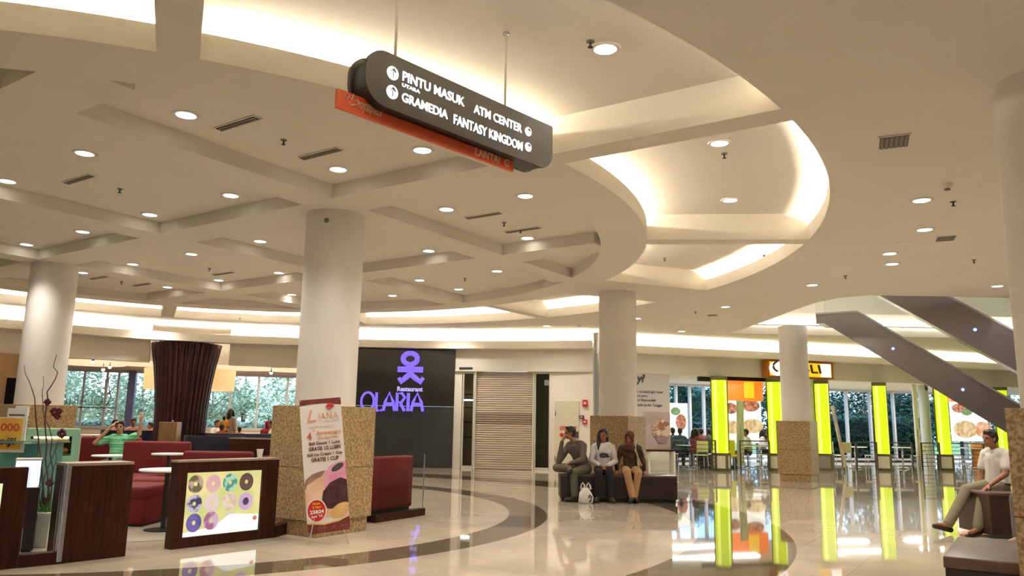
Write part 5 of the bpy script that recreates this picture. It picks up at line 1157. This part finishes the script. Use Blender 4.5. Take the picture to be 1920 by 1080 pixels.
btext('bakery & cafe', .58, .822, .026, .34, mat('grey_ink', (.35, .38, .36), .5), 'sub_lettering', 0); btext('sweet & happy', .18, .782, .035, .62, mat('pale_pink_ink', (.72, .5, .5), .5), 'faint_lettering', 0)
btext('4', .13, .692, .115, .11, mat('rust_ink', (.5, .09, .03), .5), 'number_four', .003); btext('Anniversary', .34, .725, .068, .62, org, 'anniversary_word', .001, shear=.3); btext('th', .27, .755, .03, .06, org, 'ordinal_letters', .0005)
btext('Liana Royal Plaza', .38, .695, .028, .48, org, 'place_lettering', .0006)
btext('Beli Donut 1 Lusin', .16, .652, .048, .74, brn, 'offer_line', .0012); btext('GRATIS 1/2 LUSIN', .15, .610, .056, .76, brn, 'offer_line', .0022)
btext('Beli Ice Cream 1 Cup', .10, .568, .048, .84, brn, 'offer_line', .0012); btext('GRATIS 1 CUP', .19, .526, .056, .66, brn, 'offer_line', .0022)
yl = mat('badge_yellow', (.85, .6, .05), .5)
btext('Hanya', .155, .21, .032, .17, yl, 'badge_lettering', .0008, .008); btext('2 Hari', .15, .183, .036, .19, yl, 'badge_lettering', .001, .008); btext('23&24', .08, .145, .055, .33, MT['paper'], 'badge_lettering', .0025, .008); btext("Juni '12", .11, .117, .036, .27, MT['paper'], 'badge_lettering', .0012, .008)
# swirl logo, maroon scrolls, stand
mb = MB(); mb.tube([BP(.72 + .09 * (1 - i / 26) * cos(i * .42), .935 + .022 * (1 - i / 26) * sin(i * .42), .006) for i in range(22)], .011, 6); mb.build('red_swirl', mat('logo_red', (.55, .02, .02), .4), t)
mb = MB()
for u, r in ((.28, .03), (.40, .02), (.62, .025), (.82, .018)): mb.tube([BP(u + r * 1.6 * (1 - i / 20) * cos(i * .5), .035 + r * .5 * (1 - i / 20) * sin(i * .5), .005) for i in range(16)], .0022, 5)
mb.build('scroll_ornament', mat('scroll_pink', (.4, .12, .11), .5), t)
ft = [Vector((BL.x + .02, BL.y - .02, 0.004)), Vector((BR_.x - .01, BR_.y - .02, .004)), Vector(((BL.x + BR_.x) / 2 + .02, (BL.y + BR_.y) / 2 + .0, .004))]
hub = BP(.5, .45, -.03)
for f_, top_ in ((ft[0], BP(.0, 1.0, -.012)), (ft[1], BP(1, 1.0, -.012))): pass
MB().tube([ft[0], hub, BP(.99, 1.0, -.014)], .008, 8).build('stand_pole', MT['steel'], t, smooth='all'); MB().tube([ft[1], hub, BP(.01, 1.0, -.014)], .008, 8).build('stand_pole', MT['steel'], t, smooth='all')
MB().ellip(hub, (.03, .02, .03)).build('stand_hub', MT['black'], t, smooth='all')
for u, v in ((.02, .99), (.98, .99), (.02, .01), (.98, .01)): MB().ellip(BP(u, v, .004), (.008, .004, .008)).build('eyelet', MT['steel'], t, smooth='all')
# ---------------- cafe sofas and tables
cf = struct(MB().lathe([(3.55, .002), (3.55, .006)], (-5.6, 12.2, 0), 96).build('floor', MT['matfloor']))
def sofa(label, px0, px1, Y, z_back, rz=0, seat=.42, depth=.7, back_only=False, arms=False):
    a, b = behind(px0, Y), behind(px1, Y); L = b.x - a.x; c = (a + b) / 2; t = thing('red_sofa', label, 'sofa', (c.x, c.y, 0))
    R3 = Matrix.Rotation(rz, 3, 'Z')
    def W2(x, y, z): q = R3 @ Vector((x, y, 0)); return (c.x + q.x, c.y + q.y, z)
    if z_back: MB().rbox(W2(0, 0, (z_back + .08) / 2), (L, .16, z_back - .08), .04, rz).build('backrest', MT['red'], t, smooth=True)
    if not back_only:
        MB().rbox(W2(0, -depth / 2 - (.05 if z_back else -.0), seat - .08), (L, depth, .16), .04, rz).build('seat_cushion', MT['red'], t, smooth=True)
        MB().rbox(W2(0, -depth / 2 - (.05 if z_back else 0), seat / 2 - .04), (L - .02, depth - .03, seat - .14), .02, rz).build('sofa_base', MT['red'], t, smooth=True)
    MB().box(W2(0, -(0 if back_only else depth / 2), .04), (L - .1, .1 if back_only else depth - .1, .08), rz).build('plinth', MT['black'], t)
    return t
sofa('red cube seat nearest the cafe entrance gap', 233, 331, 10.9, 0, 0, .50, .8)
sofa('tall dark red sofa back behind the two round cafe tables', 233, 356, 13.3, .97, 0, .45, .6)
sofa('long red sofa back above the donut light box', 347, 474, 11.5, .90, .05, .45, .6)
sofa('red sofa back between the paper cup and the column', 482, 545, 11.6, .84, .1, .45, .6)
sofa('dark red wall sofa at the left that the person in green sits by', 152, 262, 15.1, .98, 0, .45, .6)
sofa('low red seat between the two round cafe tables', 262, 345, 11.9, .0, 0, .50, .6)
def rtable(label, px, Y, h=.74, r=.33):
    c = behind(px, Y); t = thing('round_table', label, 'table', (c.x, c.y, 0))
    MB().lathe([(r, h - .025), (r + .005, h - .012), (r, h)], (c.x, c.y, 0), 40).build('tabletop', MT['paper'], t, smooth=True); MB().lathe([(.03, .02), (.03, h - .025)], (c.x, c.y, 0), 16).build('stem', MT['black'], t, smooth=True); MB().lathe([(.22, 0), (.22, .015), (.05, .03)], (c.x, c.y, 0), 32).build('foot_disc', MT['black'], t, smooth=True)
rtable('small round white cafe table just behind the wooden edge of the donut light box', 318, 9.9); rtable('small round white cafe table in front of the tall red sofa back', 317, 12.75, .80, .26); rtable('small round table in front of the person in green', 208, 13.9, .70, .3)
c = behind(480, 9.55); q = DF @ Vector((DL_ * .82, .07, 0)); t = thing('paper_cup', 'white paper cup on top of the donut light box', 'cup', (q.x, q.y, .922)); MB().lathe([(.026, .922), (.038, 1.015), (.040, 1.02), (.036, 1.018)], (q.x, q.y, 0), 24).build('cup', mat('white_cup', (.88, .86, .82), .5), t, smooth=True); MB().lathe([(.041, 1.016), (.040, 1.024)], (q.x, q.y, 0), 24).build('rim', MT['paper'], t)
c = behind(315, 21.0); t = thing('host_stand', 'light wooden host stand in front of the flared ribbed column', 'cabinet', (c.x, c.y, 0)); MB().box((c.x, c.y, .64), (.46, .4, 1.2), .1).build('cabinet_body', nmat('light_wood', (.26, .16, .07), (.36, .23, .11), 5, .5, stretch=(4, 4, .6)), t, bevel=.01); MB().box((c.x, c.y, .02), (.40, .34, .04), .1).build('foot', MT['black'], t); MB().rbox((c.x + .05, c.y, 1.265), (.04, .03, .05), .008).build('small_white_card', MT['paper'], t)
# window restaurant booths and tables
MT['navy'] = mat('navy_fabric', (.018, .022, .06), .7)
def booth(label, px, Y, r, h, a0, a1):
    c = behind(px, Y); t = thing('curved_booth', label, 'sofa', (c.x, c.y, 0)); cc_ = Vector((c.x, c.y))
    MB().arc(r - .14, r, .1, h, a0, a1, 32, c=cc_).build('backrest', MT['navy'], t, smooth=True); MB().arc(r - .6, r - .14, .1, .45, a0, a1, 32, c=cc_).build('seat', MT['navy'], t, smooth=True); MB().arc(r - .5, r - .05, 0, .1, a0, a1, 32, c=cc_).build('base', MT['black'], t)
booth('curved navy booth sofa in front of the standing woman', 446, 23.9, 1.05, .92, 190, 350); booth('curved navy booth sofa just right of the flared column', 408, 21.9, .9, .88, 200, 340); booth('curved navy booth sofa behind the person in green', 246, 24.4, .9, .95, 190, 350)
for px, Y, lab in ((440, 25.9, 'white window table beside the child in orange'), (505, 25.4, 'white table before the person in the dark red headscarf'), (400, 25.7, 'white table before the man at the left window edge'), (228, 25.9, 'white table by the thick blue window post'), (172, 24.6, 'white counter table at the left end of the restaurant window')):
    rtable(lab, px, Y, .78, .5)
a = behind(497, 20.5); t = thing('dark_partition', 'low dark wooden partition behind the red sofas', 'partition', (a.x, a.y, 0)); MB().box((a.x, a.y, .42), (1.9, .12, .82), -.05).build('partition_panel', MT['wood'], t); MB().box((a.x, a.y, .85), (1.94, .16, .03), -.05).build('partition_top', MT['woodtop'], t)
# ================================================================ FOOD COURT FURNITURE
MT['alu'] = mat('aluminium', (.62, .62, .64), .25, 1); MT['chaircream'] = mat('cream_chair_shell', (.66, .62, .36), .5); MT['rail'] = mat('brown_rail', (.10, .075, .06), .4)
def make_chair(nm='cafe_chair'):
    t = thing(nm, 'x', 'chair', (0, 0, 0))
    MB().rbox((0, 0, .45), (.40, .40, .025), .01).build('seat', MT['chaircream'], t, smooth=True)
    m = MB(); m.rbox((0, .20, .73), (.38, .025, .36), .01); m.build('backrest', MT['chaircream'], t, smooth=True)
    for sx in (-1, 1):
        MB().tube([(sx * .18, -.18, 0), (sx * .17, -.17, .44)], .013, 8).build('leg', MT['alu'], t, smooth='all'); MB().tube([(sx * .18, .20, 0), (sx * .17, .18, .45), (sx * .17, .21, .86)], .013, 8).build('leg', MT['alu'], t, smooth='all')
    return t
def make_table():
    t = thing('cafe_table', 'x', 'table', (0, 0, 0)); MB().rbox((0, 0, .735), (.65, .65, .03), .01).build('tabletop', MT['paper'], t, smooth=True)
    MB().tube([(0, 0, .05), (0, 0, .72)], .03, 12).build('stem', MT['alu'], t, smooth='all'); m = MB()
    for a in range(4): m.tube([(0, 0, .06), (.26 * cos(a * pi / 2 + .78), .26 * sin(a * pi / 2 + .78), .02)], .02, 8)
    m.build('star_foot', MT['alu'], t, smooth='all'); return t
ch0, tb0 = make_chair(), make_table(); uc = ut = False
FT = [(1292, -1.3, 'in the left glazed bay'), (1400, -.9, 'beside the dark haired guest'), (1425, -1.6, 'right of the dark haired guest'), (1600, -.9, 'between third and fourth lime pillars'), (1688, -.7, 'right of the fourth lime pillar'), (1817, -.7, 'before the large salad board')]
for i, (px, off, where) in enumerate(FT):
    q, tt = WP(px, off)
    o = tb0 if not ut else dup(tb0); ut = True; o.location = (q.x, q.y, 0); o.rotation_euler = (0, 0, .3 + i * .2); o['label'] = 'square white cafe table ' + where; o['group'] = 'square food court tables'
    for j, (dx, dy, rz) in enumerate(((-.62, -.05, radians(90)), (.62, .08, radians(-90)))):
        c = ch0 if not uc else dup(ch0); uc = True; c.location = (q.x + dx, q.y + dy, 0); c.rotation_euler = (0, 0, rz + random.uniform(-.2, .2)); c['group'] = 'cream food court chairs'
        c['label'] = 'cream chair on the ' + ('left' if j == 0 else 'right') + ' of the table ' + where
for px, off, lab in ((1312, -.5, 'cream metal-legged chair turned to the railing left of the first lime pillar'), (1578, -.5, 'cream chair directly right of the third lime pillar'),):
    q, tt = WP(px, off); c = dup(ch0); c.location = (q.x, q.y, 0); c.rotation_euler = (0, 0, radians(185)); c['group'] = 'cream food court chairs'; c['label'] = lab
def railing(px0, px1, lab, off=.32, h=.93):
    F, L = pframe(px0, px1, off); m_ = F @ Vector((L / 2, 0, 0)); t = thing('railing', lab, 'railing', m_)
    for x in (0, L) if L < 2.2 else (0, L / 2, L): MB().bar(F @ Vector((x, 0, 0)), F @ Vector((x, 0, h)), .045).build('post', MT['rail'], t)
    for z in (.15, .28, .41, .54, .67, .80): MB().bar(F @ Vector((0, 0, z)), F @ Vector((L, 0, z)), .018).build('bar', MT['rail'], t)
    MB().bar(F @ Vector((0, 0, h)), F @ Vector((L, 0, h)), .06, .035).build('handrail', MT['rail'], t)
railing(1258, 1340, 'brown metal railing in front of the left glazed bay'); railing(1386, 1440, 'brown metal railing in front of the menu board bay'); railing(1602, 1640, 'brown metal railing left of the fourth lime pillar'); railing(1662, 1706, 'brown metal railing right of the fourth lime pillar'); railing(1724, 1757, 'brown metal railing left of the fifth lime pillar'); railing(1778, 1840, 'brown metal railing before the large salad menu board')
# slim banner stands seen nearly edge-on
def xbanner(lab, px, off, h, lean, ang, tint):
    q, tt = WP(px, off); t = thing('slim_banner', lab, 'banner', (q.x, q.y, 0)); dv = Vector((cos(ang), sin(ang), 0)) * .3; top = Vector((lean, 0, h)); c = Vector((q.x, q.y, .12))
    mb = MB(); n_ = Vector((sin(ang), -cos(ang), 0)) * .006; mb.add([c - dv - n_, c + dv - n_, c + dv + top - n_, c - dv + top - n_, c - dv + n_, c + dv + n_, c + dv + top + n_, c - dv + top + n_], [(0, 1, 2, 3), (7, 6, 5, 4), (0, 4, 5, 1), (1, 5, 6, 2), (2, 6, 7, 3), (3, 7, 4, 0)]); mb.build('banner_sheet', tint, t)
    for s_ in (-1, 1): MB().tube([Vector((q.x, q.y, .02)) + dv * 1.3 * s_, c + top * .5, c + top - dv * s_], .01, 6).build('stand_pole', MT['black'], t)
xbanner('slim leaning food banner right of the third lime pillar', 1580, .2, 2.0, -.32, 1.0, nmat('banner_print_a', (.45, .22, .08), (.80, .74, .62), 1.6, .5, 2)); xbanner('slim pale banner standing under the menu board left of the dark haired guest', 1386, -.3, 2.1, .05, .9, nmat('banner_print_b', (.50, .55, .30), (.75, .72, .62), 1.5, .5, 2)); xbanner('slim banner with dark edge beside the cream post', 1719, .15, 1.25, 0, 1.1, nmat('banner_print_c', (.45, .05, .02), (.65, .62, .25), 2, .5, 2))
o = None
q, _ = WP(1847, -.5); t = thing('orange_counter', 'orange counter front at the right end of the salad menu board', 'counter', (q.x, q.y, 0)); MB().box((q.x, q.y, .45), (1.0, .5, .9), .25).build('front', mat('orange_laminate', (.75, .28, .03), .4), t); MB().box((q.x, q.y, .92), (1.06, .56, .04), .25).build('top', MT['paper'], t)
q, _ = WP(1368, -.7); t = thing('yellow_seat', 'bright yellow chair directly right of the first lime pillar', 'chair', (q.x, q.y, 0)); MB().rbox((q.x, q.y, .42), (.42, .42, .05), .02).build('seat', mat('yellow_plastic', (.80, .72, .02), .4), t); MB().rbox((q.x, q.y + .2, .68), (.42, .04, .5), .02).build('backrest', bpy.data.materials['yellow_plastic'], t)
for sx in (-1, 1):
    for sy in (-1, 1): MB().tube([(q.x + sx * .18, q.y + sy * .18, 0), (q.x + sx * .17, q.y + sy * .17, .4)], .014, 8).build('leg', MT['alu'], t)
q, _ = WP(1236, .55); t = thing('low_side_table', 'small wooden side table with a brown top in front of the grey wall poster', 'table', (q.x, q.y, 0)); MB().box((q.x, q.y, .62), (.9, .35, .05), .25).build('tabletop', MT['wood'], t)
for sx in (-1, 1): MB().box((q.x + sx * .38, q.y, .30), (.05, .3, .6), .25).build('leg', MT['frame'], t)
# ================================================================ CEILING FITTINGS
def vent(px, y, z, L, W_, rz, lab, grp, slats=3):
    p = Z(px, y, z); t = thing('air_vent', lab, 'air vent', p, 0, grp)
    MB().box((p.x, p.y, z - .006), (L, W_, .014), rz).build('vent_frame', MT['ceil'], t)
    MB().box((p.x, p.y, z - .0135), (L - .03, W_ - .03, .004), rz).build('dark_slot', MT['black'], t)
    for k in range(slats):
        o_ = (k + .5) / slats - .5; d_ = Vector((-sin(rz), cos(rz))) * (W_ - .03) * o_; MB().box((p.x + d_.x, p.y + d_.y, z - .018), (L - .03, (W_ - .03) / slats * .62, .008), rz).build('slat', MT['grille'], t)
for px, y, lab in ((446, 230, 'long slot vent nearest the left end of the hanging sign'), (601, 287, 'long slot vent above the large white column, left of the red plate'), (148, 335, 'long slot vent below the second downlight at far left'), (907, 403, 'long slot vent between two downlights under the sign, left one'), (980, 430, 'long slot vent right above the lower right coffer downlight'), (418, 512, 'thin slot vent in the coffer left of the large column'), (185, 520, 'thin slot vent right of the left column top'), (266, 533, 'thin slot vent over the bright ledge, left part')):
    vent(px, y, 4.27, .62, .11, GA, lab, None, 2)
vent(1676, 264, 4.09, .34, .28, 1.15, 'square slatted ceiling grille high on the plain ceiling at right', None, 6); vent(1773, 446, 4.09, .30, .26, 1.15, 'small blueish slatted ceiling grille beside the paired downlights', None, 6)
def sprinkler(px, y, z):
    p = Z(px, y, z); t = thing('sprinkler', 'small dark fire sprinkler hanging from the ceiling', 'sprinkler', p, 0, 'fire sprinklers on the ceiling')
    MB().lathe([(.035, z - .008), (.035, z)], (p.x, p.y, 0), 16).build('escutcheon', MT['grille'], t); MB().lathe([(.008, z - .05), (.009, z - .008)], (p.x, p.y, 0), 8).build('stem', MT['black'], t); MB().lathe([(.022, z - .056), (.022, z - .05)], (p.x, p.y, 0), 12).build('deflector', MT['black'], t)
for px, y, z in ((532, 262, 4.27), (225, 354, 4.27), (945, 417, 4.27), (393, 503, 4.27), (228, 528, 4.27), (872, 522, 4.27), (1107, 77, 4.48), (1358, 288, 4.48), (1787, 378, 4.09), (1585, 517, 4.09), (1826, 487, 4.09), (1304, 584, 4.09), (1246, 484, 4.48), (976, 430, 4.27), (450, 596, 4.09)): sprinkler(px, y, z)
for px, y, lab in ((1775, 345, 'round smoke detector above the right pair of downlights'), (1086, 608, 'round smoke detector near the ledge left of the middle column')):
    p = Z(px, y, 4.09); t = thing('smoke_detector', lab, 'smoke detector', p); MB().lathe([(.03, 4.035), (.055, 4.05), (.065, 4.075), (.065, 4.09)], (p.x, p.y, 0), 24).build('detector_body', MT['wall'], t, smooth=True); MB().lathe([(.035, 4.02), (.03, 4.036)], (p.x, p.y, 0), 16).build('sensor_cap', MT['grille'], t)
p = Z(1697, 455, 4.09); tag(MB().lathe([(.10, 4.078), (.11, 4.09)], (p.x, p.y, 0), 28).build('ceiling_speaker', MT['wall']), 'flat round ceiling speaker left of the blueish grille', 'speaker')
p = Z(1336, 591, 4.09); tag(MB().lathe([(.12, 4.078), (.13, 4.09)], (p.x, p.y, 0), 28).build('ceiling_speaker', MT['grille']), 'flat round ceiling speaker above the far left food court bay', 'speaker')
# dome / bullet camera in the recess
p = Rm_ = pol(9.2, 2); p = Z(1440, 480, 4.36); t = thing('security_camera', 'small white security camera in the glowing ceiling recess', 'camera', p)
MB().tube([(p.x, p.y, 4.48), (p.x, p.y, 4.40)], .015, 8).build('bracket', MT['paper'], t); MB().tube([(p.x + .09, p.y + .02, 4.385), (p.x - .07, p.y - .03, 4.35)], .04, 14).build('camera_body', MT['paper'], t, smooth='all'); MB().tube([(p.x - .07, p.y - .03, 4.35), (p.x - .085, p.y - .034, 4.347)], .033, 12).build('lens', MT['black'], t)
p = Vector((c2[0] - .03, c2[1] - .385, 3.93)); t = tag(MB().ellip(p, (.035, .012, .035)).build('column_sensor', MT['grille'], None, smooth='all'), 'small grey round sensor near the top of the large white column', 'sensor')
# small camera hung from the food court fascia
for px, y, lab in ((1741, 726, 'small dark camera under the fascia beside the fifth lime pillar'), (1514, 722, 'small dark camera right of the far white column top')):
    q, tt = WP(px, .15); z = CH + ray(px, y).z * q.y / ray(px, y).y; t = thing('fascia_camera', lab, 'camera', (q.x, q.y, z)); MB().tube([(q.x, q.y, z), (q.x - .1, q.y - .2, z - .07)], .05, 10).build('camera_body', MT['black'], t); MB().tube([(q.x, q.y, z), (q.x + .02, q.y + .1, z + .1)], .015, 8).build('bracket', MT['black'], t)
# ---------------------------------------------------------------- labels of the downlights
for o, x, y, z in ids:
    o['label'] = {4.27: 'round recessed downlight in the coffered circular ceiling', 4.48: 'round recessed downlight in the glowing curved recess', 4.09: 'round recessed downlight in the plain outer ceiling'}[z]
